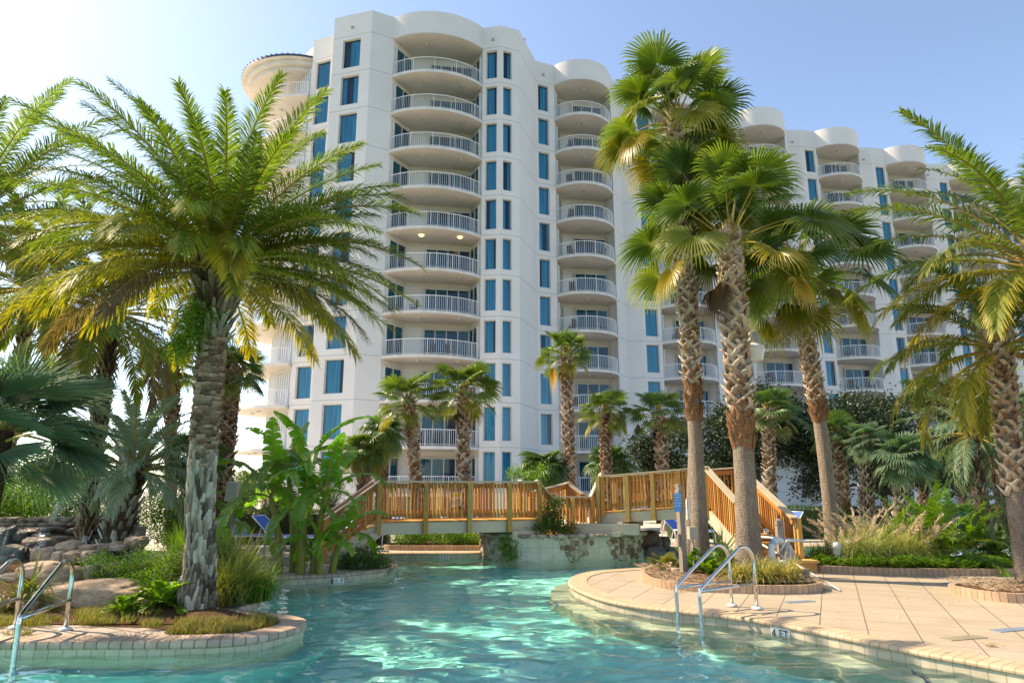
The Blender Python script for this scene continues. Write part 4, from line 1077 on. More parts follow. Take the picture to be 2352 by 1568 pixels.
# the three tall palms right of the bridge
Yc = 13.4
wash('tallest fan palm, full dark crown high over its trunk, left of the thickest palm', pos(1549, 275, 14.7), B(1608, 1262, 14.7, .12), .16, .135, 28, 1.25, .98, 41, mids=[pos(1598, 1010, 14.7), pos(1577, 690, 14.7), pos(1553, 480, 14.7)], bstart=.31, bl=.24, per=5, bw=.11, seg=40, yl=.6, group='tall fan palms of the palm bed')
wash('thickest fan palm, criss-cross tan leaf bases over a wide smooth grey foot', pos(1675, 545, 13.4), B(1722, 1302, 13.4, .12), .215, .155, 27, 1.6, .95, 42, mids=[pos(1709, 1060, 13.4), pos(1692, 800, 13.4), pos(1680, 640, 13.4)], bstart=.31, bl=.27, per=6, bw=.13, seg=42, yl=.45, group='tall fan palms of the palm bed', els=(1.52, -.3))
wash('slim leaning fan palm with golden drooping lower fronds, beside the fountain grass', pos(1830, 610, 16.2), B(1918, 1262, 16.2, .05), .165, .125, 29, 1.4, 1.05, 43, mids=[pos(1893, 1040, 16.2), pos(1872, 900, 16.2), pos(1845, 740, 16.2)], bstart=.40, bl=.25, per=5, bw=.11, seg=38, yl=.45, group='tall fan palms of the palm bed', els=(1.4, -.7))
# fan palms in front of the hotel
GZ = 0.0
wash('fan palm with pale green crown left of its twin, behind the left bridge section', pos(938, 920, 23.2), B(958, 1236, 23.2), .17, .13, 24, .8, .66, 51, mids=[pos(953, 1080, 23.2)], bstart=.18, bl=.24, seg=26, group='fan palms on the far bank', bw=.13, per=5, tone=(.1, .9))
wash('fan palm with a denser crown, right one of the pair behind the left bridge section', pos(1066, 900, 23.2), B(1066, 1236, 23.2), .18, .14, 26, .86, .68, 52, mids=[pos(1065, 1060, 23.2)], bstart=.18, bl=.24, seg=26, group='fan palms on the far bank', bw=.13, per=5, tone=(.1, .9))
wash('slender fan palm with one dead orange frond hanging at its left', pos(1299, 812, 27), B(1310, 1215, 27), .17, .15, 24, .8, .66, 53, mids=[pos(1304, 960, 27), pos(1309, 1090, 27)][::-1], bstart=.22, bl=.26, seg=24, group='fan palms on the far bank', bw=.13, per=5, dead_frond=(pi*1.05, .1, .65, .75), tone=(.1, .9))
wash('mid green fan palm behind the dip in the bridge', pos(1390, 945, 28), B(1393, 1215, 28), .17, .15, 24, .78, .64, 54, bstart=.2, bl=.26, seg=24, group='fan palms on the far bank', mat='fan', bw=.14, per=5, tone=(0, .7))
wash('dark fan palm with shaggy trunk just left of the tall palms', pos(1512, 950, 27), B(1530, 1215, 27), .18, .16, 24, .78, .62, 55, mids=[pos(1524, 1090, 27)], bstart=.2, bl=.28, seg=24, group='fan palms on the far bank', mat='fan_dark', bw=.15, per=5, tone=(0, .8))
wash('dark fan palm directly right of the thickest trunk, in front of the oaks', pos(1765, 945, 24), B(1768, 1200, 24), .17, .14, 24, .78, .62, 56, bstart=.2, bl=.24, seg=24, group='fan palms on the far bank', mat='fan_dark', bw=.13, per=5, tone=(.1, .8))
wash('short fan palm half hidden behind the slim leaning trunk', pos(1918, 992, 23.5), B(1940, 1215, 23.5), .18, .19, 20, .45, .6, 57, mids=[pos(1932, 1120, 23.5)], bstart=.3, bl=.24, seg=24, group='fan palms on the far bank', mat='fan_dark', bw=.13, per=6, tone=(.1, .8))
for (u, v, Y, l, sd_, rr) in ((1990, 1012, 22.5, 'small cabbage palm with dark round crown, between two others left of the oaks', 58, .17), (2074, 1048, 21.5, 'fuzzy blue-green cabbage palm with stout grey trunk behind the grass', 59, .21)):
    wash(l, pos(u, v, Y), B(u-2, 1215, Y), rr, rr, 34, .45, .72 if sd_ == 59 else .5, sd_, els=(1.4, -.35), smooth=False, mat='fan_blue', boot='boot_grey', seg=28, droop=.6, group='fan palms on the far bank', bl=.2, cross=.3, per=7, bw=.09, name='cabbage_palm', tone=(.1, .8))
wash('small dark fan palm crown against the lower balconies, left of two at the far right', pos(2118, 905, 34), B(2120, 1180, 34), .15, .13, 18, .6, .8, 60, mat='fan_dark', seg=20, group='far fan palms by the hotel', smooth=False, bl=.4, per=5, bw=.2)
wash('small dark fan palm crown against the lower balconies, rightmost of two', pos(2215, 915, 32), B(2214, 1180, 32), .15, .13, 20, .7, .9, 61, mat='fan_dark', seg=20, group='far fan palms by the hotel', smooth=False, bl=.4, per=5, bw=.2)
# left side
wash('sunlit fan palm left of the big date trunk against the pale sky', pos(394, 850, 21), B(396, 1215, 21), .16, .14, 24, .7, .68, 62, mids=[pos(395, 960, 21)], bstart=.3, bl=.26, seg=26, mat='fan', group='fan palms at the left', bw=.14, per=5, tone=(0, .6))
wash('fan palm half hidden behind the big date trunk, its crown to the right of it', pos(536, 845, 18.5), B(508, 1240, 18.5), .17, .15, 24, .55, .62, 63, mids=[pos(522, 1000, 18.5)], bstart=.1, bl=.22, seg=28, mat='fan_dark', group='fan palms at the left', bw=.13, per=6, tone=(0, .6), smooth=False)
# spiky blue-green palm by the left edge
Rb = random.Random(70)
bp = pos(0, 1000, 7.9); b0 = V((bp.x-.15, bp.y, 0))
t = thing('spiky_fan_palm', 'large spiky blue-green fan palm spreading in from the left edge', 'palm tree', b0)
hz = V((.1, 0, bp.z+.05))
m = MB(); trunk_core(m, [(0, 0, -.1), (.05, 0, .9), tuple(hz)], lambda s: .17, 12, 0, .05, 1); m.build('trunk', MT['core_trunk'], t, local=True, smooth=True)
m = MB(); fan_crown(m, hz, Rb, 24, .5, .88, (1.4, -.6), 42, .25, .12, span=3.5, pd=.3, tilt=.1, sw=.42, split=.35)
for i in range(6): fan(m, hz, Rb.uniform(-1.2, 1.0), R.uniform(-.2, .9), .6, 1.0, Rb, 42, 3.4, .3, .05, 0, .3, .1, .35, sw=.42)
m.build('crown', [MT['fan_blue'], MT['petiole']], t, local=True)
# silvery pindo palm
feather_palm('pindo_palm', 'silvery pindo palm with thick scaly grey trunk behind the waterfall', pos(312, 1055, 14.3), .0, .25, 46, 1.6, (1.45, -.15), (.8, 1.35), .32, 60, 71, mats=('silver', 'petiole'), lw=.024, yl=.1, tip=.1, dead=0, boot='boot_grey', lean=(-.25, 0), group=None, bl=.22)
# blurred feathery palms at the right, behind
for (u, v, Y, sd_, l) in ((2232, 985, 23, 72, 'hazy blue-green feather palm left of three dark trunks at the right'), (2275, 960, 24, 73, 'hazy blue-green feather palm, middle of three at the right'), (2325, 1000, 25, 74, 'hazy blue-green feather palm just behind the right-edge date palm')):
    feather_palm('feather_palm', l, pos(u, v, Y), 0, .14, 26, 2.6, (1.3, -.6), (.9, 1.6), .5, 36, sd_, mats=('fan_blue', 'petiole'), lw=.045, yl=.1, tip=.1, dead=0, group='feather palms at the right')
# low bushy palms by the hotel
def bushpalm(label, c, n, pl, fr, seed, mat='fan_dark', seg=24, stemh=1.2, grp='low palms by the hotel', r=.16, droop=1.0):
    R = random.Random(seed); t = thing('low_fan_palm', label, 'palm tree', c, group=grp)
    m = MB(); trunk_core(m, [(0, 0, -.2), (0, 0, stemh*.5), (0.05, 0, stemh)], lambda s: r, 12, 0, .1, seed); boots(m, [(0, 0, 0), (0, 0, stemh)], lambda s: r, 0, 1, R, max(4, int(stemh/.15)), 7, .22, .1, .03, .3, .3, 0, (0, .8))
    m.build('trunk', MT['boot_brown'], t, local=True)
    m = MB(); fan_crown(m, V((0, 0, stemh)), R, n, pl, fr, (1.4, -.65), seg, droop, .2, deadn=0); m.build('crown', [MT[mat], MT['petiole']], t, local=True)
bushpalm('bushy dark fan palm at the foot of the white angled wall behind the bridge', B(1250, 1215, 27), 30, .5, .75, 81, stemh=2.4)
bushpalm('low dark fan palm behind the dip in the bridge', B(1405, 1215, 29), 26, .55, .75, 82, stemh=2.6)
bushpalm('shaggy fan palm right of the banana clump, left of its neighbour', B(830, 1225, 23), 30, .45, .6, 83, stemh=2.9, mat='fan', r=.17)
bushpalm('shaggy fan palm right of the banana clump, behind its neighbour', B(872, 1220, 26), 28, .5, .65, 84, stemh=3.7, mat='fan_dark', r=.17)
bushpalm('distant bushy palm under the round balconies', B(572, 1200, 45), 24, .5, .7, 85, stemh=2.0, mat='fan')
bushpalm('dark bushy palm crown right behind the big date trunk', B(430, 1215, 17.5), 24, .45, .55, 86, stemh=2.5, mat='fan_dark')
# ------------------------------------------------------------------ wooden footbridge
R = random.Random(90)
bridge = thing('footbridge', 'orange-stained wooden footbridge with railings, dipping over the stone planter, stairs at both ends', 'bridge', (0, 17.5, 0))
def railing_run(A, Bp, z0a, z0b, posts, H=.90, cap=True, bw=.036, gap=.088, low=.08, name='railing', postdrop=.33, pk='post', pw=.115, rot=0, side=1):
    """balustrade from A to B (plan points) with deck heights z0a, z0b"""
    A = V((*A, 0)); Bq = V((*Bp, 0)); L = (Bq-A).length; d = (Bq-A)/L; nx = V((d.y, -d.x, 0))*side
    z = lambda s: z0a+(z0b-z0a)*s/L
    P = lambda s, o, h: (A+d*s+nx*o)+V((0, 0, z(s)+h))
    m = MB(); n = int(L/gap)
    for i in range(n):
        s = (i+.5)*L/n; t = (R.random(), 0)
        m.beam(P(s, .045, low-.03), P(s, .045, H-.05), bw, .03, 0, t, up=tuple(d))
    for (o, h, w_, hh) in ((.0, H-.10, .04, .11), (.0, low+.06, .04, .11)):
        m.beam(P(0, o, h), P(L, o, h), w_, hh, 0, (.35, 0))
    m.build(name, MT['wood'], bridge)
    if cap:
        m = MB(); m.beam(P(-.04, .01, H), P(L+.04, .01, H), .17, .035, 0); m.build('handrail', MT['cap'], bridge)
    for s in posts:
        m = MB(); s = s*L; m.beam(P(s, .115, -postdrop), P(s, .115, H-.02), pw, pw*.9, 0, (R.uniform(.2, .8), 0), up=tuple(d)); m.build('post', MT[pk], bridge)
    return A, d, nx, L
S1A, S1B = V((-3.1, 16.3)), V((.65, 17.6)); dd = (S1B-S1A).normalized(); back_ = V((-dd.y, dd.x))*1.25
dz1 = .88
railing_run(S1A, S1B, dz1, dz1, (0, .275, .545, .80, 1), postdrop=.30)
railing_run(S1A+back_, S1B+back_, dz1, dz1, (0, .27, .54, .80, 1), postdrop=.1, side=-1)
def deckrun(a, b, w_, z0, z1, wv, beamh=.26):
    a3, b3 = V((*a, z0)), V((*b, z1)); wv = V((*wv, 0)); L = (b3-a3).length; n = int(L/.145)
    m = MB(); d = (b3-a3)/n
    for i in range(n):
        c = a3+d*(i+.5)+wv*.5; m.beam(tuple(c-wv*.53-V((0, 0, .02))), tuple(c+wv*.53-V((0, 0, .02))), d.length-.008, .038, 0, (R.uniform(.2, .9), 0))
    m.build('deck', MT['wood'], bridge)
    m = MB()
    for f in (0.0, 1.0):
        o = wv*f; m.beam(tuple(a3+o-V((0, 0, .045+beamh/2))), tuple(b3+o-V((0, 0, .045+beamh/2))), .07, beamh)
    m.build('beam', MT['beam'], bridge)
deckrun(S1A, S1B, 1.25, dz1, dz1, back_)
# dip over the planter
D1_, D2_ = V((.98, 17.74)), V((2.02, 18.08)); low_z = .50
railing_run(S1B, D1_, dz1, low_z, (1,), gap=.08, postdrop=.05, pk='wood'); railing_run(D1_, D2_, low_z, low_z, (.5,), postdrop=.06, pk='wood')
D3_ = V((2.28, 18.16)); dz2 = 1.02
railing_run(D2_, D3_, low_z, dz2, (0, 1), gap=.08, postdrop=.1, pk='wood')
deckrun(S1B, D3_, 1.25, low_z, low_z, back_, .12)
S2A, S2B = D3_, V((4.75, 17.0)); d2 = (S2B-S2A).normalized(); back2 = V((-d2.y, d2.x))*1.15; dz3 = 1.22
railing_run(S2A, S2B, dz2, dz3, (.0, .28, .52, .76, 1), postdrop=.28)
railing_run(S2A+back2, V((5.55, 17.45))+V((0, .05)), dz2, dz3, (0, .35, .7, 1), postdrop=.1, side=-1)
deckrun(S2A, S2B, 1.15, dz2, dz3, back2, .24)
# short broken-up rail pieces of the branch stairs behind the dip
railing_run(S1B+back_, D1_+back_*1.05, dz1+.02, low_z+.08, (1,), side=-1, gap=.08, postdrop=0)
railing_run(D1_+back_*1.1, D2_+back_*1.2+V((.05, .25)), .62, .86, (0, 1), side=-1, gap=.08, postdrop=.1)
railing_run(D2_+back_*1.2+V((.05, .25)), D3_+back_*1.0+V((.05, .1)), .86, .58, (1,), side=-1, gap=.08, postdrop=0)
# beige support trough beneath the second section
m = MB(); m.box((2.35, 17.95, .62), (1.75, .5, .26), -.22); m.box((2.1, 17.86, .50), (1.3, .46, .10), -.22); m.build('support_beam', MT['beam'], bridge)
m = MB(); m.box((.25, 17.75, .50), (.8, .9, .20), .33); m.build('support_beam', MT['beam'], bridge)
# left stairs down to the small island
def stairs(a, b, z0, wv, n, matn='wood', stringer=True):
    a = V((*a, 0)); b = V((*b, 0)); wv = V((*wv, 0)); m = MB(); d = (b-a)/n; rise = z0/(n+1)
    for i in range(n):
        z = z0-rise*(i+1); c = a+d*(i+.5)
        m.beam(tuple(c-wv*.02+V((0, 0, z))), tuple(c+wv*1.02+V((0, 0, z))), d.length+.04, .045, 0, (R.uniform(.4, 1), 0))
        q = a+d*i; m.beam(tuple(q+V((0, 0, z+rise*.5-.02))), tuple(q+wv+V((0, 0, z+rise*.5-.02))), .02, rise, 0, (R.uniform(.1, .4), 0))
    m.build('step', MT[matn], bridge)
    if stringer:
        for f in (-.03, 1.03):
            m = MB(); o = wv*f; m.beam(tuple(a+o+V((0, 0, z0-.22))), tuple(b+o+V((0, 0, .02))), .05, .30); m.build('stringer', MT['beam'], bridge)
SL = V((-4.2, 15.92))
stairs(S1A, SL, dz1, back_, 6)
railing_run(SL, S1A, .05, dz1, (0,), gap=.11, postdrop=.05, pk='wood', pw=.09); railing_run(SL+back_, S1A+back_, .05, dz1, (0,), gap=.11, side=-1, postdrop=.05, pk='wood', pw=.09)
m = MB(); m.box((-3.22, 16.28, .25), (.15, .15, .62), .33); m.box((-3.55, 16.95+.35, .25), (.15, .15, .62), .33); m.box((-3.3, 16.5, .55), (.16, 1.0, .14), .33); m.build('support_post', MT['beam'], bridge)
# right stairs towards the viewer
ST, SBt = V((4.75, 17.0)), V((5.02, 14.5)); wv = V((.80, .10))
stairs(ST, SBt, dz3, wv, 7)
railing_run(ST, SBt, dz3, .02, (1,), gap=.10, postdrop=.02, pk='wood', side=1, pw=.09); railing_run(ST+wv, SBt+wv, dz3+.05, .14, (1,), gap=.10, postdrop=.14, pk='wood', pw=.09, side=-1)
m = MB(); m.box((5.15, 17.2, dz3-.03), (.9, .7, .05), 0, 0, (.6, 0)); m.build('landing', MT['wood'], bridge)
m = MB(); m.box((4.9, 16.9, .6), (.12, .12, 1.15)); m.box((5.6, 17.4, .6), (.12, .12, 1.15)); m.build('support_post', MT['beam'], bridge)
# low wooden step box at the foot of the stairs
o = thing('wooden_step', 'low orange wooden step box at the foot of the right bridge stairs', 'step', (5.62, 14.36, 0))
m = MB(); m.box((0, 0, .09), (.86, .40, .18), 0, 0, (.55, 0)); m.build('riser', MT['wood'], o, local=True)
m = MB(); m.box((0, -.01, .2), (.94, .46, .04), 0, 0, (.85, 0)); m.build('tread', MT['wood'], o, local=True)
# notice fixed to the bridge balusters
def textmesh(s, size, mat, align='CENTER', ext=.002, sp=.95):
    c = bpy.data.curves.new('t', 'FONT'); c.body = s; c.size = size; c.align_x = align; c.align_y = 'CENTER'; c.extrude = ext; c.space_line = sp
    o = bpy.data.objects.new('t', c); COL.objects.link(o); dg = bpy.context.evaluated_depsgraph_get(); dg.update()
    me = bpy.data.meshes.new_from_object(o.evaluated_get(dg)); bpy.data.objects.remove(o); me.materials.clear(); me.materials.append(mat); return me
nt_ = thing('notice_sign', 'small white notice with yellow heading fixed inside the left bridge railing', 'sign', tuple(V((*(S1A.lerp(S1B, .47)+back_*.05), 1.36))), atan2(dd.y, dd.x))
m = MB(); m.box((0, .03, 0), (.28, .012, .34), ry=-.18); m.build('board', MT['white'], nt_, local=True)
YM = M_simple('yellow_heading', (.55, .48, .05), .6, .1)
m = MB(); m.box((.02, .022, .10), (.25, .008, .08), ry=-.18); m.build('heading', YM, nt_, local=True)
tm = link('lettering', textmesh('POOL RULES\nNO DIVING\nNO GLASS', .045, MT['ink']), nt_, True, (0, .02, -.06)); tm.rotation_euler = (pi/2, -.18, 0)

# ------------------------------------------------------------------ round stone and tile planter under the bridge
pl = thing('stone_planter', 'big curved pool planter, pale tiled wall with patches of inlaid stone', 'planter', (1.5, 18.2, 0))
PLp = [(-.72, 18.5), (-.6, 17.97), (-.22, 17.52), (.3, 17.29), (1.29, 17.34), (2.32, 17.6), (3.0, 17.95), (3.6, 18.45), (3.75, 18.85), (3.0, 19.0), (1.2, 18.95), (-.3, 18.85)]
PS = ccw(smoothpoly(PLp, True, 8)); ptop = offset(PS, .03)
m = MB(); m.uv = []; s = 0; pr = resample(PS, .12, True); prt = offset(pr, .05)
for i in range(len(pr)):
    if i: s += hypot(pr[i][0]-pr[i-1][0], pr[i][1]-pr[i-1][1])
    for k, z in enumerate((-1.3, -.2, .15, .47)):
        f = (0, 0, .5, 1)[k]; m.v.append((pr[i][0]*(1-f)+prt[i][0]*f, pr[i][1]*(1-f)+prt[i][1]*f, z)); m.t.append((.5, 0)); m.uv.append((s, z+.4))
n = len(pr)
for i in range(n):
    j = (i+1) % n
    for k in range(3): m.f.append((i*4+k, j*4+k, j*4+k+1, i*4+k+1)); m.m.append(0)
m.build('wall', MT['wall_tile'], pl)
m = MB(); m.poly(prt, .44); m.build('soil', MT['mulch'], pl)
def blob(m, c, r, rnd, mi=0, t=(.5, 0), sub=1, rough=.25, rz=0):
    """irregular stone: noisy flattened ball"""
    P = []; n1, n2 = 7, 10
    sx = rnd.random()*50; ca, sa = cos(rz), sin(rz)
    vs = []
    for i in range(n1+1):
        th = pi*i/n1
        for j in range(n2):
            a = 2*pi*j/n2; d = V((sin(th)*cos(a), sin(th)*sin(a), cos(th)))
            k = 1+rough*noise.noise(d*1.3+V((sx, 0, 0)))*1.6
            e = V([math.copysign(abs(q)**.72, q) for q in d])*k
            x, y, z = e.x*r[0], e.y*r[1], e.z*r[2]; vs.append((c[0]+x*ca-y*sa, c[1]+x*sa+y*ca, c[2]+z))
    fs = [(i*n2+j, i*n2+(j+1) % n2, (i+1)*n2+(j+1) % n2, (i+1)*n2+j)[::-1] for i in range(n1) for j in range(n2)]
    m.add(vs, fs, mi, t)
mb1 = MB(); mbs = [MB(), MB()]
R = random.Random(12)
for i in range(len(pr)):
    x, y = pr[i]; nx_, ny_ = prt[i][0]-x, prt[i][1]-y; L_ = hypot(nx_, ny_); nx_ /= L_; ny_ /= L_
    a = atan2(ny_, nx_)+pi/2
    if y < 18.6:
        for k in range(6):
            z = -.18+k*.125+R.uniform(-.02, .02); inw = None
            if x < .12 and y < 18.6: mb1.t; 
            u = 1176+1568*x/y
            zr = (z+.2)/.67
            jx = R.uniform(-.03, .03)
            if x < -.02-.25*(1-zr)*0+.1*zr: 
                f = .05*max(0, z-(-.2))/.67
                blob(mb1, (x+nx_*(f+.0)+jx, y+ny_*(f), z), (.075, .05, .085), R, t=(R.random(), 0), rz=a, rough=.4)
            else:
                for mb2, cx_, hw0, hw1 in ((mbs[0], 1.55, .14, .50), (mbs[1], 2.85, .28, .55)):
                    hw = hw0+(hw1-hw0)*zr
                    if abs(x-cx_) < hw and zr > -.02:
                        f = .05*zr; blob(mb2, (x+nx_*f+jx, y+ny_*f, z), (.068, .032, .066), R, t=(R.random(), 0), rz=a, rough=.35)
mb1.build('inlaid_stone', MT['pebble_buff'], pl, smooth=True); [b_.build('inlaid_stone', MT['pebble'], pl, smooth=True) for b_ in mbs]
m = MB()
for i in range(0, len(pr), 2):
    x, y = prt[i]; blob(m, (x, y, .48), (.14, .09, .045), R, t=(R.random(), 0), rz=R.random()*3)
m.build('cap_stone', MT['pebble_buff'], pl, smooth=True)
# rocks and little cascade at the right end of the planter
R = random.Random(14)
def rock(name, label, c, r, mat='rock', rz=0.0, seed=0, group=None, cat='rock', rough=.3, sub=4, flat=.7):
    import bmesh
    bm = bmesh.new(); bmesh.ops.create_icosphere(bm, subdivisions=sub, radius=1)
    for v in bm.verts:
        d = v.co.normalized(); e = V([math.copysign(abs(q)**flat, q) for q in d])
        k = 1+rough*(noise.noise(d*1.1+V((seed*3.1, 0, 0)))+.5*noise.noise(d*2.7+V((0, seed*1.7, 0)))+.18*noise.noise(d*7+V((0, 0, seed))))
        ridge = .05*abs(noise.noise(d*4+V((seed, 1, 2))))
        v.co = V((e.x*r[0], e.y*r[1], e.z*r[2]))*(k-ridge)
    me = bpy.data.meshes.new(name); bm.to_mesh(me); bm.free(); me.materials.append(MT[mat])
    me.polygons.foreach_set('use_smooth', [True]*len(me.polygons)); me.update()
    o = bpy.data.objects.new(name, me); COL.objects.link(o); o.location = c; o.rotation_euler = (0, 0, rz)
    return tag(o, label, cat, group)
for k, (x, y, z, a, b, c_, mt, l) in enumerate([
    (3.05, 18.0, .60, .22, .2, .10, 'ledge', 'buff stone on the planter rim, lower of the pile right of the bridge dip'),
    (3.2, 18.15, .76, .17, .16, .10, 'ledge', 'buff stone balanced on top of the planter pile right of the bridge dip'),
    (3.02, 18.3, .72, .15, .15, .09, 'ledge', 'buff stone at the back of the planter pile right of the bridge dip'),
    (3.55, 18.3, .30, .30, .25, .26, 'rock_brown', 'wet brown boulder at the right end of the planter, upper one'),
    (3.85, 18.5, .20, .28, .25, .20, 'rock_brown', 'wet brown boulder at the right end of the planter, outermost'),
    (3.62, 18.15, -.02, .30, .24, .22, 'rock_grey', 'grey wet boulder at the waterline at the right end of the planter'),
    (4.05, 18.6, -.08, .3, .25, .2, 'rock_grey', 'grey wet boulder at the waterline farthest right of the planter')]):
    rock('planter_rock', l, (x, y, z), (a, b, c_), mt, k, 30+k, 'rocks piled at the planter end', sub=3)

# ------------------------------------------------------------------ boulders on the left island
q = lambda x, y, Y: pos((x/3.92)/1.2755, (1450+y/3.92)/1.2755, Y)
def rk(x0, y0, x1, y1, Y, dep, label, mt='rock', seed=1, flat=.7, rough=.25, group='boulders on the left island', name='boulder'):
    """boulder spanning the given directions at distance Y"""
    a = q(x0, y1, Y); b = q(x1, y0, Y); c = (a+b)/2
    return rock(name, label, (c.x, Y+dep*.3, c.z), (abs(b.x-a.x)/2*1.05, dep, abs(b.z-a.z)/2*1.1), mt, 0, seed, group, 'boulder', rough, flat=flat)
rk(450, 1010, 1590, 1350, 10.0, .42, 'largest flat-topped tan boulder behind the left pool ladder', seed=1, flat=.55, rough=.18)
rk(400, 830, 910, 1120, 10.5, .35, 'rounded boulder resting behind the top left of the largest boulder', seed=2, rough=.2)
rk(250, 775, 640, 970, 10.9, .35, 'long low boulder behind the rounded one, near the left edge', seed=3, rough=.22)
rk(935, 810, 1125, 1010, 10.7, .18, 'upright brown boulder with dark face at the edge of the shrubs', seed=4)
rk(1180, 785, 1400, 950, 10.9, .2, 'grey-brown boulder half covered by the bright green groundcover', seed=5)
rk(150, 1070, 500, 1250, 10.1, .25, 'tan boulder left of the largest one, upper of two', seed=6)
rk(200, 1200, 450, 1345, 9.6, .22, 'smooth tan boulder left of the largest one, lower of two', seed=7)
rk(1615, 1060, 1760, 1190, 9.9, .14, 'small tan boulder right of the largest one, at the foot of the shrubs', seed=8)
rk(1420, 1160, 1750, 1310, 9.5, .2, 'low smooth tan boulder in front of the right end of the largest one', seed=9)
rk(1850, 1010, 1990, 1110, 10.0, .15, 'small block-like boulder left of the date palm trunk', seed=10)
rk(395, 612, 620, 770, 11.6, .25, 'squarish pale boulder at the left end of the raised stone row', seed=11, flat=.6)
rk(640, 535, 880, 650, 11.8, .25, 'flattish boulder lying on top of the raised stone row', seed=12)
rk(600, 640, 765, 800, 11.6, .2, 'boulder under the flat one, left of three in the row', seed=13, flat=.6)
rk(750, 640, 920, 800, 11.6, .2, 'boulder under the flat one, middle of three in the row', seed=14, flat=.6)
rk(905, 650, 1060, 800, 11.7, .2, 'boulder at the right of three in the raised row, partly in leaves', seed=15, flat=.6)
rk(870, 570, 1070, 650, 11.9, .2, 'long flat stone right of the flat boulder on the raised row', seed=16)
rk(1060, 560, 1200, 640, 12.1, .2, 'pale rounded stone right of the long flat stone', seed=17)
rk(1190, 575, 1430, 640, 12.3, .2, 'long pale flat stone behind the bright groundcover', seed=18)
rk(1250, 538, 1400, 590, 12.6, .18, 'small peaked pale stone behind the long pale flat stone', seed=19)
rk(1420, 480, 1650, 600, 12.5, .2, 'pale stone beside the tall green tuft, below the waterfall', seed=20)
rk(-60, 900, 250, 1010, 11.0, .2, 'low pale stone at the left edge by the water', seed=21)
# ------------------------------------------------------------------ waterfall: stacked stone behind the left water
wf = thing('stone_waterfall', 'low stacked-stone waterfall with wet brown ledges behind the left channel', 'waterfall', (-8.5, 15.4, 0))
R = random.Random(17); lay = MB(); wet = MB(); dark = MB()
def wq(x, y, Y): return q(x, y, Y)
rows = [(-250, 1400, 285, 60, 16.2), (-200, 1420, 335, 55, 16.1), (-150, 1400, 385, 55, 16.0)]
for (x0, x1, y, h, Y) in rows:
    x = x0
    while x < x1:
        w_ = R.uniform(70, 190); c = wq(x+w_/2, y+R.uniform(-8, 8)-(.03*(x-600) if x < 600 else 0)*0, Y); ww = w_/3.92/1.2755/1568*Y
        if not (380 < x < 1150 and y > 350): blob(lay, tuple(c), (ww*.53, .22, h/3.92/1.2755/1568*Y*.5), R, t=(R.random(), 0), rough=.25)
        x += w_
lay.build('stacked_stone', MT['ledge'], wf, smooth=True)
for (x, y, w_, h, Y, mb) in ((560, 400, 520, 80, 15.9, wet), (960, 420, 320, 70, 15.9, wet), (620, 545, 560, 150, 15.5, wet), (1150, 470, 300, 90, 15.7, wet), (930, 545, 300, 110, 15.55, wet), (1200, 530, 260, 70, 15.6, wet), (330, 640, 300, 160, 15.5, wet), (520, 660, 400, 110, 15.3, wet), (200, 760, 500, 110, 15.2, wet)):
    c = wq(x, y, Y); k = Y/3.92/1.2755/1568; blob(mb, tuple(c), (w_*k*.52, .3, h*k*.55), R, t=(R.random(), 0), rough=.2)
wet.build('wet_ledge', MT['rock_brown'], wf, smooth=True)
for (x, y, w_, h, Y) in ((240, 470, 180, 130, 15.6), (1285, 440, 110, 150, 15.5), (1350, 530, 150, 90, 15.3), (130, 640, 220, 130, 15.2), (60, 560, 160, 380, 15.5), (250, 690, 120, 160, 15.1), (100, 745, 180, 120, 15.0), (570, 395, 130, 55, 15.6), (860, 395, 80, 45, 15.6), (1100, 400, 90, 40, 15.6), (0, 800, 120, 80, 14.95), (140, 815, 100, 60, 14.95)):
    c = wq(x, y, Y); k = Y/3.92/1.2755/1568; dark = MB(); blob(dark, tuple(c), (w_*k*.52, .2, h*k*.52), R, t=(R.random(), 0), rough=.25); dark.build('grey_boulder', MT['rock_grey'], wf, smooth=True)
m = MB(); P0 = wq(-400, 300, 16.4); P1 = wq(1500, 300, 16.4); m.box(((P0.x+P1.x)/2, 16.7, .35), (P1.x-P0.x, .9, .75)); m.build('backing', MT['mortar'], wf)
# falling water strands
n = NT('falling_water'); tr = n.n('ShaderNodeBsdfTransparent'); gl = n.pri((.82, .85, .86), .15, spec=.8); mx = n.n('ShaderNodeMixShader')
f = n.noise(9, 4, .6, mapscale=(6, 6, .8)); n.l(n.ramp(f, [(.48, (0, 0, 0)), (.62, (.8, .8, .8))]), mx.inputs[0]); n.l(tr.outputs[0], mx.inputs[1]); n.l(gl, mx.inputs[2]); FW = n.done(mx.outputs[0])
def strand(x0, x1, y0, y1, Y):
    a = wq(x0, y0, Y); b = wq(x1, y0, Y); c = wq(x0, y1, Y); m = MB(); N_ = 8
    for i in range(N_):
        s0, s1 = i/N_, (i+1)/N_
        for j in range(4):
            u0, u1 = j/4, (j+1)/4; f = lambda u, s: (a.x+(b.x-a.x)*u+.02*sin(9*s+u*4), Y-.05-.09*s+.02*sin(u*7), a.z+(c.z-a.z)*s)
            m.quad(f(u0, s0), f(u1, s0), f(u1, s1), f(u0, s1))
    m.build('falling_water', FW, wf, smooth=True)
strand(440, 600, 420, 470, 15.5); strand(450, 550, 500, 640, 15.15); strand(960, 1050, 460, 560, 15.3); strand(1240, 1300, 440, 510, 15.25); strand(350, 375, 480, 640, 15.15); strand(95, 125, 400, 600, 15.2)

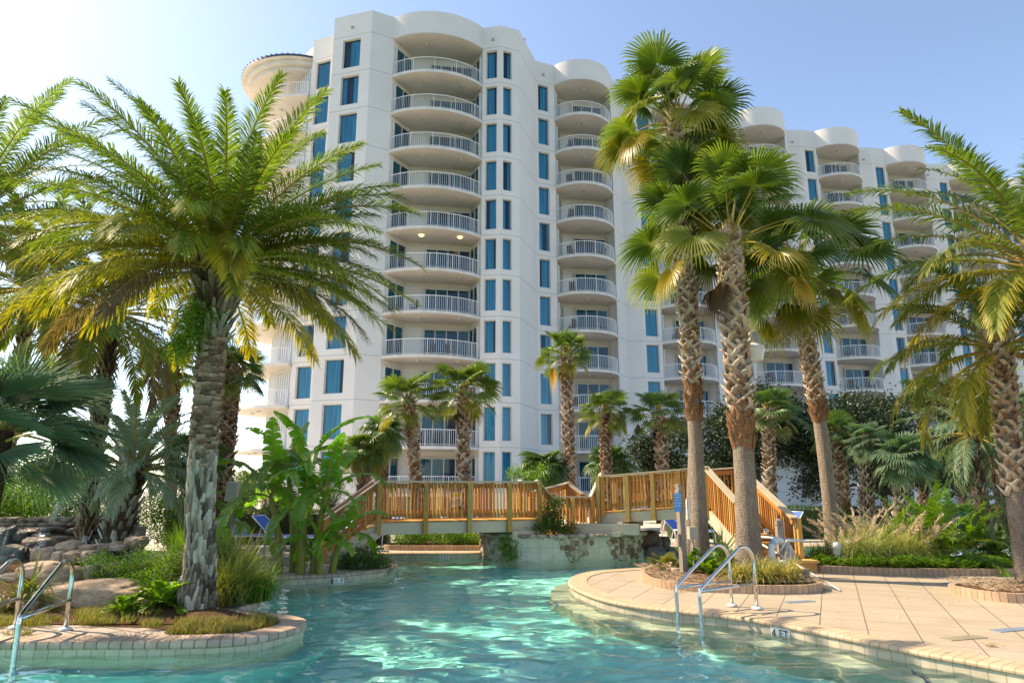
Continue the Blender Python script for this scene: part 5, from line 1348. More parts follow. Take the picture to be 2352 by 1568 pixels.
# ------------------------------------------------------------------ stainless pool ladder rails
def hrail(name, label, foot, wat, H=.84, r=.024, group=None, cross=.34):
    """one looped grab rail: up from the deck foot, over, and slanting down into the water"""
    t = thing(name, label, 'grab rail', (foot[0], foot[1], 0), group=group)
    F = V((0, 0, 0)); W = V((wat[0]-foot[0], wat[1]-foot[1], 0)); L = W.length; u = W/L
    P = [F+V((0, 0, -.02)), F+V((0, 0, H*.62))+u*.0]
    cr = L*.20
    c = V((0, 0, H-cr))+u*cr
    for i in range(9):
        a = pi-(i/8)*pi*.72; P.append(c+u*(cr*cos(a))+V((0, 0, cr*sin(a))))
    elb = W+V((0, 0, .36*H+.05)); P.append(P[-1].lerp(elb-(elb-P[-1]).normalized()*0, .88)); P.append(elb+V((0, 0, -.04))); P.append(W+V((0, 0, .1))); P.append(W+V((0, 0, -.95)))
    pts = [tuple(p) for p in P]; pts = [pts[0]]+smoothpoly(pts[1:], False, 5)
    m = MB(); m.tube(pts, r, 12); m.build('rail', MT['steel'], t, local=True, smooth=True)
    m = MB(); m.tube([tuple(V((0, 0, cross))), tuple(elb+V((0, 0, -.02+0)))], r*.9, 10); m.build('cross_bar', MT['steel'], t, local=True, smooth=True)
    m = MB(); m.lathe([(.075, 0), (.07, .018), (.04, .03), (.026, .034)], n=16); m.build('flange', MT['white'], t, local=True, smooth=True, loc=(0, 0, .012))
    return t
hrail('grab_rail', 'stainless grab rail at the right pool edge, left one of its pair', (3.11, 10.22), (2.20, 9.62), .84, group='pool ladder rails')
hrail('grab_rail', 'stainless grab rail at the right pool edge, right one of its pair', (3.38, 9.98), (2.42, 9.28), .84, group='pool ladder rails')
hrail('grab_rail', 'stainless grab rail in front of the largest boulder on the left', (-5.26, 8.57), (-5.09, 7.50), .80, r=.027, group='pool ladder rails')
hrail('grab_rail', 'stainless grab rail cut by the left edge of the picture', (-5.92, 8.66), (-5.80, 7.50), .80, r=.027, group='pool ladder rails')
hrail('grab_rail', 'thin distant grab rail behind the banana clump, left of two', (-5.22, 14.98), (-5.22, 15.6), .85, r=.02, group='pool ladder rails')
hrail('grab_rail', 'thin distant grab rail behind the banana clump, right of two', (-5.02, 15.0), (-5.02, 15.65), .85, r=.02, group='pool ladder rails')
hrail('grab_rail', 'white-looking grab rail on the far bank behind the bridge support', (-3.95, 18.1), (-3.8, 17.5), .80, r=.02, group='pool ladder rails')

# ------------------------------------------------------------------ depth markers on the tile band
def marker(txt, p, q_, z, size, label):
    """plate with lettering at plan point p facing the water; q_ is a second point giving the wall direction"""
    a = atan2(q_[1]-p[1], q_[0]-p[0]); o = thing('depth_marker', label, 'sign', (p[0], p[1], z), a)
    m = MB(); m.box((0, 0, 0), (size*2.6, .008, size*1.35)); m.build('plate', MT['white'], o, local=True)
    l = link('lettering', textmesh(txt, size*1.25, MT['ink'], ext=.001), o, True, (0, -.006, 0)); l.rotation_euler = (pi/2, 0, 0)
def nearest(P, x, y): return min(range(1, len(P)-1), key=lambda i: (P[i][0]-x)**2+(P[i][1]-y)**2)
i = nearest(L1s, 3.33, 8.93); a, b = L1s[i-1], L1s[i+1]; nx_, ny_ = nrm(a, b)
dx_, dy_ = b[0]-a[0], b[1]-a[1]; ll_ = hypot(dx_, dy_); wx, wy = dy_/ll_, -dx_/ll_
if (L1s[i][0]+wx) > L1s[i][0]: wx, wy = -wx, -wy
marker('4 FT', (L1s[i][0]+wx*.014, L1s[i][1]+wy*.014), (L1s[i][0]+wx*.014+dx_, L1s[i][1]+wy*.014+dy_), -.115, .105, 'black 4 FT depth marker on the tile band by the right grab rails')
marker('4½ FT', (-3.33, 13.79), (-2.98, 14.14), -.115, .10, 'black 4 1/2 FT depth marker on the small island under the banana plants')
marker('3 FT', (-1.72, 18.215), (-.9, 18.245), -.11, .10, 'black 3 FT depth marker on the far bank under the bridge')

# ------------------------------------------------------------------ sign post, life ring post, poles
o = thing('sign_post', 'leaning weathered wooden post with small blue sign, left of the tall palms', 'sign post', (3.07, 12.76, .1))
m = MB(); m.beam((0, 0, -.1), (-.02, .0, 1.50), .12, .10, 0, (.6, 0), up=(1, .3, 0)); m.beam((-.02, 0, 1.50), (-.045, 0, 1.60), .12, .06, 0, (.8, 0), up=(1, .3, 0)); m.build('post', MT['greywood'], o, local=True)
m = MB(); m.box((-.085, -.06, .62), (.05, .06, .22), .3, 0, (.5, 0)); m.build('bracket', MT['greywood'], o, local=True)
sg = MB(); sg.box((0, 0, 0), (.125, .01, .33)); s_ = sg.build('sign_face', MT['sign_blue'], o, local=True, loc=(-.075, -.065, 1.28)); s_.rotation_euler = (0, .03, -.25)
l = link('lettering', textmesh('All Minors\nor Children\nunder 5 ft\nall Pools and\nHot Tub', .028, MT['letter'], ext=.0008, sp=1.75), s_, True, (0, -.0065, .04)); l.rotation_euler = (pi/2, 0, 0)
m = MB(); m.box((.13, .03, 1.15), (.02, .11, .36), .2); m.build('back_plate', MT['white'], o, local=True)
m = MB(); m.box((.27, .35, .72), (.16, .12, .22), .2); m.tube([(.27, .35, .6), (.27, .36, -.1)], .02, 6); m.build('utility_box', MT['beige_box'], thing('utility_box', 'beige utility box on a conduit behind the leaning sign post', 'box', (3.07, 12.76, .1)), local=True)
o = thing('life_ring_post', 'squat grooved wooden post carrying the white life ring', 'post', (5.13, 13.55, .1))
m = MB(); m.beam((0, 0, -.1), (0, 0, .82), .13, .13, 0, (.75, 0)); m.box((0, 0, .835), (.10, .10, .03), 0, 0, (.5, 0)); m.box((0, 0, .89), (.13, .13, .08), 0, 0, (.8, 0)); m.lathe([(.09, 0), (.0, .05)], (0, 0, .93), 4, 0, (.4, 0)); m.build('post', MT['greywood'], o, local=True)
m = MB(); m.box((0, 0, .99), (.05, .05, .05)); m.build('finial', MT['dark_metal'], o, local=True)
lr = thing('life_ring', 'white life ring with pale blue bands hanging on the grooved post', 'life ring', (5.02, 13.42, .44), radians(38))
def torus(m, R0, r, a0, a1, n, k=12, mi=0):
    vs = []
    for i in range(n+1):
        a = a0+(a1-a0)*i/n
        for j in range(k):
            b = 2*pi*j/k; vs.append(((R0+r*cos(b))*cos(a), r*sin(b), (R0+r*cos(b))*sin(a)))
    m.add(vs, [(i*k+j, i*k+(j+1) % k, (i+1)*k+(j+1) % k, (i+1)*k+j) for i in range(n) for j in range(k)], mi)
m = MB(); torus(m, .23, .068, 0, 2*pi, 40); m.build('ring', MT['white'], lr, local=True, smooth=True)
m = MB()
for a in (.6, 2.2, 3.7, 5.3):
    m = MB(); torus(m, .23, .071, a, a+.28, 4); m.build('band', MT['ltblue'], lr, local=True, smooth=True)
rp = thing('rope_coil', 'loops of white throw rope hanging beside the life ring', 'rope', (5.22, 13.45, .62)); m = MB(); R = random.Random(3)
for i in range(9):
    x = R.uniform(-.06, .08); dx = R.uniform(-.08, .16); h = R.uniform(.35, .62)
    m.tube(smoothpoly([(0, 0, .02), (x, .02, -h*.5), (x+dx*.6, .0, -h), (x+dx, -.02, -h*.55), (.03, 0, .02)], False, 5), .006, 5)
m.build('rope', MT['rope'], rp, local=True, smooth=True)
o = thing('reaching_pole', 'white and blue telescopic pole held level across the grooved post', 'pole', (4.6, 13.7, .68))
m = MB(); m.tube([(-.25, .12, .06), (.28, .0, .02)], .018, 8); m.build('blue_section', MT['ltblue'], o, local=True, smooth=True); m = MB(); m.tube([(.2, .02, .026), (.95, -.25, -.03)], .024, 8); m.tube([(.9, -.24, -.028), (.96, -.255, -.032)], .03, 8); m.build('white_section', MT['white'], o, local=True, smooth=True)
m = MB(); m.tube([(5.05, 13.38, .48), (5.2, 13.42, .66), (5.36, 13.43, .64)], .017, 8); tag(m.build('hook_bracket', MT['white'], smooth=True), 'white bent pipe hook holding the life ring rope', 'hook')
o = thing('cleaning_pole', 'white pole with dark joint leaning from the stairs down onto the deck', 'pole', (5.3, 11.62, .02))
A_, B_ = V((0, 0, 0)), V((-.36, 2.38, .52))
m = MB(); m.tube([tuple(A_), tuple(B_)], .019, 10); m.build('tube', MT['white'], o, local=True, smooth=True)
m = MB(); m.tube([tuple(A_.lerp(B_, .52)), tuple(A_.lerp(B_, .585))], .036, 10); m.build('joint', MT['dark_metal'], o, local=True, smooth=True); m = MB(); m.tube([tuple(A_.lerp(B_, .16)), tuple(A_.lerp(B_, .24))], .021, 8); m.build('joint', MT['dark_metal'], o, local=True, smooth=True)
# spotlights in the beds
def spot(label, x, y, rz, up=False):
    t = thing('garden_spotlight', label, 'lamp', (x, y, .1), rz, 'garden spotlights'); m = MB()
    if up:
        m.lathe([(.012, 0), (.012, .12), (.05, .14), (.055, .2), (.065, .22), (.085, .33), (.10, .34), (.10, .40), (.08, .45), (.0, .47)], n=14); m.build('housing', MT['white'], t, local=True, smooth=True)
    else:
        m.tube([(0, 0, 0), (0, 0, .17)], .014, 8); m.build('stake', MT['white'], t, local=True, smooth=True)
        h = MB(); h.lathe([(0, -.12), (.045, -.11), (.055, 0), (.075, .02), (.08, .1), (.068, .105), (.06, .08), (0, .07)], n=14); ob = h.build('housing', MT['steel'], t, local=True, smooth=True, loc=(0, 0, .24)); ob.rotation_euler = (0, radians(78), 0)
spot('upright beige garden spotlight at the left end of the green groundcover', 6.62, 14.5, 0, True)
spot('metal bullet spotlight in the middle of the green groundcover', 8.75, 14.05, .3)
spot('metal bullet spotlight in the groundcover near the right edge', 9.98, 14.2, .2)
o = thing('path_light', 'short dark path light at the right end of the palm bed', 'lamp', (4.92, 11.98, .1)); m = MB(); m.lathe([(0, .22), (.055, .21), (.055, 0), (0, 0)], n=12, t=(.3, 0)); m.build('housing', MT['greywood'], o, local=True)
# yard lamp head peeking out beside the thick palm trunk
lp_ = pos(1733, 805, 13.9); o = thing('yard_lamp', 'grey lamp with ribbed glass shade fixed behind the thickest palm trunk', 'lamp', lp_)
m = MB(); m.lathe([(.0, .40), (.10, .38), (.13, .30), (.115, .16), (.13, .14)], n=16); m.tube([(0, 0, .3), (-.35, .1, .25)], .03, 8); m.build('housing', MT['beige_box'], o, local=True, smooth=True)
n_ = NT('ribbed_lamp_glass'); MTg = n_.done(n_.pri((.75, .75, .72), .25, spec=.5, Roughness=.25)); m = MB(); m.lathe([(.13, .14), (.20, .08), (.21, .02), (.15, -.20), (.0, -.22)], n=24); m.build('shade', MTg, o, local=True, smooth=False)
# speaker box behind the date trunk
sb = pos(534, 1128, 15.8); o = thing('pole_box', 'tilted beige box on a post behind the big date trunk', 'box', (sb.x, sb.y, 0)); m = MB(); m.box((0, 0, sb.z), (.24, .2, .42), rx=.08, ry=.08); m.build('box', MT['beige_box'], o, local=True); m = MB(); m.tube([(0, .1, 0), (0, .1, sb.z)], .04, 8); m.build('post', MT['greywood'], o, local=True)

# ------------------------------------------------------------------ blue sun loungers
def lounger():
    t = thing('sun_lounger', '', 'lounger')
    fr = MB()
    for y in (-.32, .32):
        fr.tube([(-.95, y, .36), (.35, y, .36)], .018, 6); fr.tube([(.35, y, .36), (.92, y, .88)], .018, 6)
        for x in (-.75, .3): fr.tube([(x, y, .36), (x-.03, y*1.02, 0)], .018, 6)
        fr.tube([(.62, y, .60), (.80, y*.98, 0)], .014, 6)
    for x in (-.95, .35): fr.tube([(x, -.32, .36), (x, .32, .36)], .016, 6)
    fr.tube([(.92, -.32, .88), (.92, .32, .88)], .018, 6)
    fr.build('frame', MT['railing'], t, local=True, smooth=True)
    s = MB(); s.beam((-.93, 0, .365), (.36, 0, .365), .60, .015); s.build('seat_sling', MT['blue_sling'], t, local=True)
    s = MB(); s.beam((.36, 0, .37), (.91, 0, .875), .60, .015); s.build('back_sling', MT['blue_sling'], t, local=True)
    return t
proto = None
for (x, y, rz, l) in ((-.35, 20.6, 2.9, 'blue sling lounger under the bridge, left of the stone planter'), (-1.3, 21.3, 3.1, 'blue sling lounger farther back under the middle of the bridge'),
                      (-3.95, 19.5, .5, 'blue sling chair beside the bridge support post'), (-5.0, 18.7, .25, 'blue sling lounger showing right of the banana stems'),
                      (-6.0, 19.0, 2.95, 'blue sling lounger directly behind the banana stems'), (-7.0, 19.2, 2.9, 'blue sling lounger left of the one behind the banana stems'),
                      (-7.9, 19.3, 2.8, 'blue sling lounger right behind the drooping left banana leaves'), (-8.7, 19.6, 2.7, 'blue sling lounger just right of the big date trunk, farthest left'),
                      (5.4, 21.6, 2.4, 'blue sling lounger seen between sign post and planter rocks'), (8.2, 21.8, .6, 'blue sling lounger behind the right bridge stairs'),
                      (13.0, 21.5, .2, 'blue sling lounger behind the lime green palm clump')):
    o = lounger() if proto is None else clone(proto)
    proto = proto or o
    o.location = (x, y, .01); o.rotation_euler = (0, 0, rz); tag(o, l, 'lounger', 'blue sun loungers on the far bank')
# long white pole of a shade screen on the far bank
m = MB(); m.tube([(-3.6, 19.3, .62), (-1.35, 19.5, .70)], .03, 8); tag(m.build('white_pipe', MT['white'], smooth=True), 'long white pipe held level behind the bridge posts', 'pipe')

# leaf bits and straw blown over the deck, and the dark blue hose under water at the lower right
R = random.Random(201); m = MB(); P1d = ccw(L1poly)
for _ in range(260):
    x, y = R.uniform(1.2, 10), R.uniform(6.5, 14)
    if not inside((x, y), P1d): continue
    a = R.uniform(0, 6.28); l = R.uniform(.015, .06); w_ = R.uniform(.003, .012)
    p = V((x, y, .016)); d = V((cos(a), sin(a), 0)); s_ = V((-sin(a), cos(a), 0))
    m.add([tuple(p-d*l), tuple(p+s_*w_), tuple(p+d*l+V((0, 0, .006))), tuple(p-s_*w_)], [(0, 1, 2, 3)], 0, (R.random(), R.random()))
for k in range(40):
    a = R.uniform(0, 6.28); x, y = 5.08+R.gauss(0, .035), 7.75+R.gauss(0, .03); m.beam((x, y, .018), (x+.06*cos(a), y+.05*sin(a), .03), .005, .004, 0, (.2, .9))
tag(m.build('leaf_litter', MT['plume']), 'dry leaf bits and straw scattered on the tan deck', 'litter', kind='stuff')
def gp(u, v, z):
    X = (u-1176)/1568; w_ = (784-v)/1568; t = (z-EYE)/(SP+w_*CP); return (X*t, (CP-w_*SP)*t, z)
BL = M_simple('dark_blue_hose', (.01, .03, .25), .4, .1)
m = MB(); m.tube(smoothpoly([gp(2128, 1550, -.36), gp(2108, 1557, -.37), gp(2096, 1563, -.38), gp(2100, 1585, -.39), gp(2140, 1620, -.4)], False, 5), .014, 8)
tag(m.build('pool_hose', BL, smooth=True), 'dark blue hose curling under water at the lower right', 'hose')
# ------------------------------------------------------------------ banana clump
def banana_leaf(mb, base, az, el, L, W, droop, rnd, yel=0.0, twist=0.0, nst=24, curve=1.5):
    P = rachis(base, az, el, L, droop, 20, curve, .25, rnd); n = 20; pet = .16
    mb.tube([tuple(p) for p in P], [.018*(1-.8*i/n) for i in range(n+1)], 5, 1, (.6, 0), False)
    tv = rnd.random(); fold = rnd.uniform(-.25, .55)
    for sg in (-1, 1):
        k = 0
        while k < nst:
            run = rnd.choice((1, 1, 1, 2, 3)); g = rnd.uniform(.05, .22) if rnd.random() < .65 else 0; dr = rnd.uniform(-.06, .5)
            rows = []
            for j in range(k, min(k+run, nst)+1):
                u = j/nst; s = pet+(1-pet)*u; x = s*n; i = min(int(x), n-1); p = P[i].lerp(P[i+1], x-i); d = (P[i+1]-P[i]).normalized(); sv, up = frame_from(d)
                if twist: sv, up = sv*cos(twist)+up*sin(twist), up*cos(twist)-sv*sin(twist)
                w_ = W*(sin(pi*min(1, .12+.88*u)**.75))**.55*(1 if u < .97 else .45)
                q = (sv*sg*cos(fold)+up*sin(fold)*.8+d*.22).normalized(); tip = p+q*w_-V((0, 0, 1))*w_*(.10+dr)
                mid = p+q*w_*.5+up*w_*.05-V((0, 0, 1))*w_*dr*.2
                if g and j == k: tip = tip+d*w_*g; mid = mid+d*w_*g*.5
                rows.append((p, mid, tip))
            vs = [tuple(a) for r in rows for a in r]; fs = []
            for a in range(len(rows)-1):
                b = a*3; fs += [(b, b+1, b+4, b+3), (b+1, b+2, b+5, b+4)]
            v = min(1, max(0, tv*.7+.3*rnd.random())); yy = yel+(.5 if rnd.random() < .05 else 0)
            mb.add(vs, fs, 0, [(v, yel*.5), (v, yel*.6), (min(1, v+.1), min(1, yy+.08))]*len(rows)); k += run
def banana(name, label, loc, stems, seed, leafL=1.3, W=.21, group=None, nleaf=7):
    R = random.Random(seed); t = thing(name, label, 'plant', loc, group=group); mst = MB(); mlf = MB()
    for (x, y, h, lx, ly) in stems:
        top = (x+lx, y+ly, h); path = smoothpoly([(x, y, -.1), (x+lx*.3, y+ly*.3, h*.5), top], False, 5)
        mst.tube(path, [.085*(1-.45*i/(len(path)-1)) for i in range(len(path))], 9, 0, (R.random(), 0))
        a0 = R.random()*6.28
        for i in range(nleaf):
            u = i/max(1, nleaf-1); az = a0+i*2.4+R.uniform(-.2, .2); el = 1.38-1.05*u+R.uniform(-.12, .12)
            banana_leaf(mlf, top, az, el, leafL*R.uniform(.8, 1.15)*(h/2+.35 if h < 1.3 else 1), W*R.uniform(.8, 1.15), 1.15+1.35*u+R.uniform(-.3, .4), R, .03+.1*u, R.uniform(-.4, .4))
    mst.build('stem', BST, t, local=True, smooth=True); mlf.build('foliage', [MT['banana'], MT['petiole']], t, local=True)
    return t
n = NT('banana_stem'); f = n.noise(3, 5, .6, mapscale=(2, 2, .5)); BST = n.done(n.pri(n.ramp(f, [(.3, (.10, .13, .02)), (.5, (.24, .25, .04)), (.7, (.30, .20, .07))]), .5, spec=.3))
banana('banana_plant', 'tall bright banana clump with torn drooping leaves on the small island', (-4.1, 14.0, 0), [(-.45, 0, 1.45, -.25, -.05), (-.1, .1, 2.0, .02, .1), (.22, -.05, 1.5, .2, -.1), (.0, -.1, 1.2, .1, -.25), (-.25, .25, 1.9, -.3, .2), (.55, .1, .7, .2, 0), (.4, -.2, .5, 0, -.1)], 5, 1.65, .20, nleaf=6)
banana('banana_plant', 'small banana plant against the shrubs left of the silvery palm', (-7.6, 17.2, 0), [(0, 0, 1.1, 0, 0), (.5, .2, .8, .1, 0)], 6, 1.0, .18, 'background banana plants', 6)
banana('banana_plant', 'small banana plant right of the silvery palm trunk', (-6.9, 15.8, 0), [(0, 0, .5, .1, 0), (.4, .3, .8, .1, 0)], 7, .9, .16, 'background banana plants', 6)
banana('banana_plant', 'distant banana plant with upright bright leaf, left of the banana clump', (-7.6, 21.3, 0), [(0, 0, 1.2, .1, 0), (.7, .3, 1.0, .1, 0)], 8, 1.0, .17, 'background banana plants', 5)

# ------------------------------------------------------------------ shrubs, hedges, oaks
def cloud(name, label, loc, lobes, n, size, mat, seed, cat='shrub', group=None, trunk=None, kind=None, **k):
    R = random.Random(seed); t = thing(name, label, cat, loc, group=group)
    if trunk:
        m = MB(); m.tube([(0, 0, -.2), (R.uniform(-.1, .1), 0, trunk*.5), (R.uniform(-.2, .2), 0, trunk)], [.16, .13, .10], 8)
        branches(m, (0, 0, trunk*.6), [tuple(V(c)*.9) for c, r in lobes], .09, R); m.build('trunk', MT['core_trunk'], t, local=True, smooth=True)
    m = MB(); leaf_cloud(m, lobes, n, size, R, **k); m.build('crown' if trunk else 'foliage', MT[mat], t, local=True)
    return t
def oak(label, x, y, w_, h, seed, n=26000, dark='oak', size=.15):
    R = random.Random(seed); L_ = []
    for i in range(13):
        a = R.uniform(0, 6.28); rr = R.uniform(.1, .8); z = h*R.uniform(.28, .86)
        L_.append(((cos(a)*w_*.5*rr, sin(a)*w_*.35*rr, z), (w_*R.uniform(.17, .30), w_*R.uniform(.16, .26), h*R.uniform(.12, .20))))
    return cloud('oak_tree', label, (x, y, 0), L_, n, size, dark, seed, 'tree', 'dark evergreen oaks before the hotel', trunk=h*.35, core=.25, up=.2, clump=7)
oak('dark evergreen oak behind the landing between the two tallest palm trunks', 9.6, 31, 5.6, 6.6, 1, 24000)
oak('dark evergreen oak right of the thickest palm trunk', 14.2, 31, 5.4, 6.0, 2, 24000)
oak('dark evergreen oak behind the slim leaning palm trunk', 17.6, 33, 5.5, 6.5, 3, 22000)
oak('broad dark evergreen oak above the short cabbage palms', 20.8, 32, 6.5, 6.9, 4, 26000)
oak('broad dark evergreen oak under the drooping fronds at the right', 24.6, 33, 6.2, 6.6, 5, 24000)
oak('low dark oak at the far right behind the date palm', 29.5, 35, 6.5, 5.6, 6, 16000)
oak('low dark oak at the foot of the hotel right of the bushy fan palm', 6.9, 33, 3.6, 4.2, 7, 12000)
def hedge(label, x0, x1, y0, y1, h, w_, seed, n, mat='hedge', size=.045):
    R = random.Random(seed); t = thing('hedge', label, 'hedge', ((x0+x1)/2, (y0+y1)/2, 0), group='clipped hedges on the far bank'); m = MB(); L_ = hypot(x1-x0, y1-y0); a = atan2(y1-y0, x1-x0)
    for _ in range(n):
        f = R.random(); s = (R.random()-.5)*L_
        if R.random() < .4: lx, ly, z = s, R.uniform(-w_/2, w_/2), h
        else: lx, ly, z = s, -w_/2 if R.random() < .8 else w_/2, R.uniform(0, h)
        z += .05*noise.noise(V((s*2, z*2, seed))); ly += .07*noise.noise(V((s*2, z*3, seed+3)))+R.uniform(-.05, .03); z += R.uniform(-.05, .03)
        x = lx*cos(a)-ly*sin(a); y = lx*sin(a)+ly*cos(a); p = V((x, y, z)); u = V((R.gauss(0, 1), R.gauss(0, 1), R.gauss(0, 1))).normalized(); v = u.cross(V((R.gauss(0, 1), R.gauss(0, 1), R.gauss(0, 1)))).normalized()
        sz = size*R.uniform(.7, 1.4); m.add([tuple(p), tuple(p+u*sz*.5+v*sz*.3), tuple(p+u*sz), tuple(p+u*sz*.5-v*sz*.3)], [(0, 1, 2, 3)], 0, (R.random(), 0))
    m.box((0, 0, h/2-.04), (L_-.1, w_-.16, h-.1), a, 0, (0, 0)); m.build('foliage', MT[mat], t, local=True)
hedge('clipped pale green hedge behind the loungers right of the date trunk', -9.6, -3.6, 21.2, 21.0, .95, .8, 1, 15000)
hedge('low clipped hedge seen under the bridge', -3.4, 1.6, 22.4, 22.6, .72, .8, 2, 11000, 'shrub_dark')
hedge('dark clipped hedge behind the right bridge stairs', 5.2, 13.5, 23.6, 23.4, 1.0, .9, 3, 13000, 'shrub_dark')
hedge('long hedge along the hotel behind the trunks at the right', 13.5, 26, 25, 26, 1.0, .9, 4, 12000, 'shrub_dark', .06)
C = cloud
C('low_shrub', 'rounded bright feathery shrub in the far brick bed, left one', (-2.75, 19.35, .12), [((0, 0, .2), (.62, .38, .30))], 5200, .035, 'shrub', 11, group='feathery shrubs in the far bed', core=.5)
C('low_shrub', 'rounded bright feathery shrub in the far brick bed, tallest in the middle', (-1.85, 19.4, .12), [((0, 0, .24), (.68, .4, .42)), ((.5, 0, .1), (.4, .3, .25))], 6500, .035, 'shrub', 12, group='feathery shrubs in the far bed', core=.5)
C('low_shrub', 'rounded bright feathery shrub in the far brick bed, right one beside the planter', (-.85, 19.35, .12), [((0, 0, .2), (.62, .38, .30)), ((-.4, 0, .1), (.4, .3, .2))], 5200, .035, 'shrub', 13, group='feathery shrubs in the far bed', core=.5)
C('trailing_plant', 'bright feathery plant spilling over the left end of the stone planter', (-.16, 17.6, .45), [((0, .1, .12), (.36, .3, .2)), ((.08, -.22, -.15), (.25, .16, .38)), ((.2, -.28, -.42), (.14, .1, .22))], 5600, .04, 'shrub', 14, 'plant', core=.2)
C('leafy_shrub', 'leafy green shrub growing on the planter in front of the bridge dip', (.98, 17.45, .5), [((0, 0, .4), (.36, .25, .36)), ((.3, 0, .1), (.35, .22, .2)), ((-.25, 0, .15), (.25, .2, .22)), ((.1, -.1, .75), (.18, .15, .18))], 3800, .05, 'shrub_dark', 15, 'shrub', core=.2)
C('tall_shrub', 'light green upright shrub rising behind the bridge railing', (.35, 19.6, .1), [((0, 0, .8), (.55, .4, .7)), ((.1, 0, 1.7), (.35, .3, .4)), ((-.3, 0, 1.9), (.2, .2, .3)), ((.45, 0, 2.0), (.16, .2, .25))], 5200, .05, 'shrub', 16, 'shrub', core=.1)
C('low_shrub', 'dark green spreading shrub at the right tip of the small island', (-3.1, 14.75, 0), [((0, 0, .16), (.5, .32, .36)), ((.35, .1, .05), (.3, .25, .2)), ((-.4, .1, .1), (.3, .25, .22))], 6500, .04, 'shrub_dark', 17, core=.4)
C('low_shrub', 'bronze-tipped fern-like shrub at the left end of the small island', (-5.9, 13.95, 0), [((0, 0, .3), (.55, .38, .42)), ((.35, -.2, .1), (.35, .25, .25))], 5200, .045, 'shrub_dark', 18, core=.3, yel=.15)
# left island greenery
C('groundcover_shrub', 'bright lime ground-hugging shrub spilling between the boulders', (-5.55, 10.75, .35), [((-.5, 0, .0), (.6, .35, .28)), ((.0, .1, .12), (.6, .4, .32)), ((.25, -.35, -.12), (.45, .3, .28)), ((.6, -.1, .05), (.4, .4, .35)), ((-.9, .4, .1), (.35, .25, .2))], 13000, .032, 'shrub', 19, core=.35, yel=.04)
C('groundcover_shrub', 'darker rusty green shrub just left of the big date trunk', (-4.85, 10.55, .3), [((0, 0, .15), (.42, .35, .42)), ((.3, .3, .2), (.4, .35, .4)), ((.2, -.1, .0), (.3, .25, .3))], 9000, .034, 'shrub_dark', 20, core=.35, yel=.25)
def tuft(name, label, loc, n, L_, W_, mat, seed, cat='grass clump', group=None, **k):
    R = random.Random(seed); t = thing(name, label, cat, loc, group=group); m = MB(); blades(m, (0, 0, 0), n, L_, W_, R, **k); m.build('blades', MT[mat], t, local=True); return t
tuft('tall_grass', 'tall fine bright green tuft beside the waterfall stones', (-5.35, 12.0, .35), 900, .85, .012, 'shrub', 31, bend=.9, rad=.42, el=1.25, elv=.3, yel=.05)
tuft('tall_grass', 'second fine green tuft left of the date trunk', (-4.95, 11.5, .3), 700, .85, .012, 'shrub', 32, bend=.9, rad=.4, el=1.25, elv=.3, yel=.05)
tuft('strap_plant', 'bright arching strap-leaved clump right behind the date trunk base', (-3.98, 10.15, .05), 420, .95, .018, 'lily', 33, bend=1.5, rad=.22, el=1.15, elv=.4, yel=.1)
tuft('strap_plant', 'bright arching strap-leaved clump on the curved tip right of the date trunk', (-3.75, 10.6, .02), 360, .75, .016, 'shrub', 34, bend=1.5, rad=.2, el=1.1, elv=.4, yel=.1)
tuft('strap_plant', 'taller yellow-green clump behind the date trunk towards the small island', (-4.2, 11.0, .1), 420, 1.1, .016, 'lily', 35, bend=1.2, rad=.25, el=1.2, elv=.4)
tuft('strap_plant', 'broad strap-leaved plant with yellow leaves at the left edge', (-6.55, 9.75, .1), 110, .75, .05, 'lily', 36, bend=2.0, rad=.15, el=.9, elv=.5, yel=.15, seg=5)
# fern clump at the foot of the date palm
def fernclump(name, label, loc, n, L_, seed, mat='shrub_dark', ll=.10, els=(1.2, .1), dr=(.8, 1.5), group=None, lw=.03, cat='fern'):
    R = random.Random(seed); t = thing(name, label, cat, loc, group=group); m = MB()
    for i in range(n):
        u = i/n; feather(m, (0, 0, 0), i*2.4, els[0]+(els[1]-els[0])*u, L_*R.uniform(.7, 1.1), dr[0]+(dr[1]-dr[0])*u, R, 18, ll, lw, .15, .1*u, 0, hang=.15, r0=.006)
    m.build('fronds', [MT[mat], MT['petiole']], t, local=True); return t
fernclump('sword_fern', 'broad-leaved fern at the left foot of the big date palm', (-4.55, 9.45, .1), 26, .55, 41, 'shrub', .16, lw=.06)
fernclump('sword_fern', 'small bright fern between the low boulder and the date palm', (-4.95, 9.3, .05), 16, .4, 42, 'shrub', .12, lw=.04)
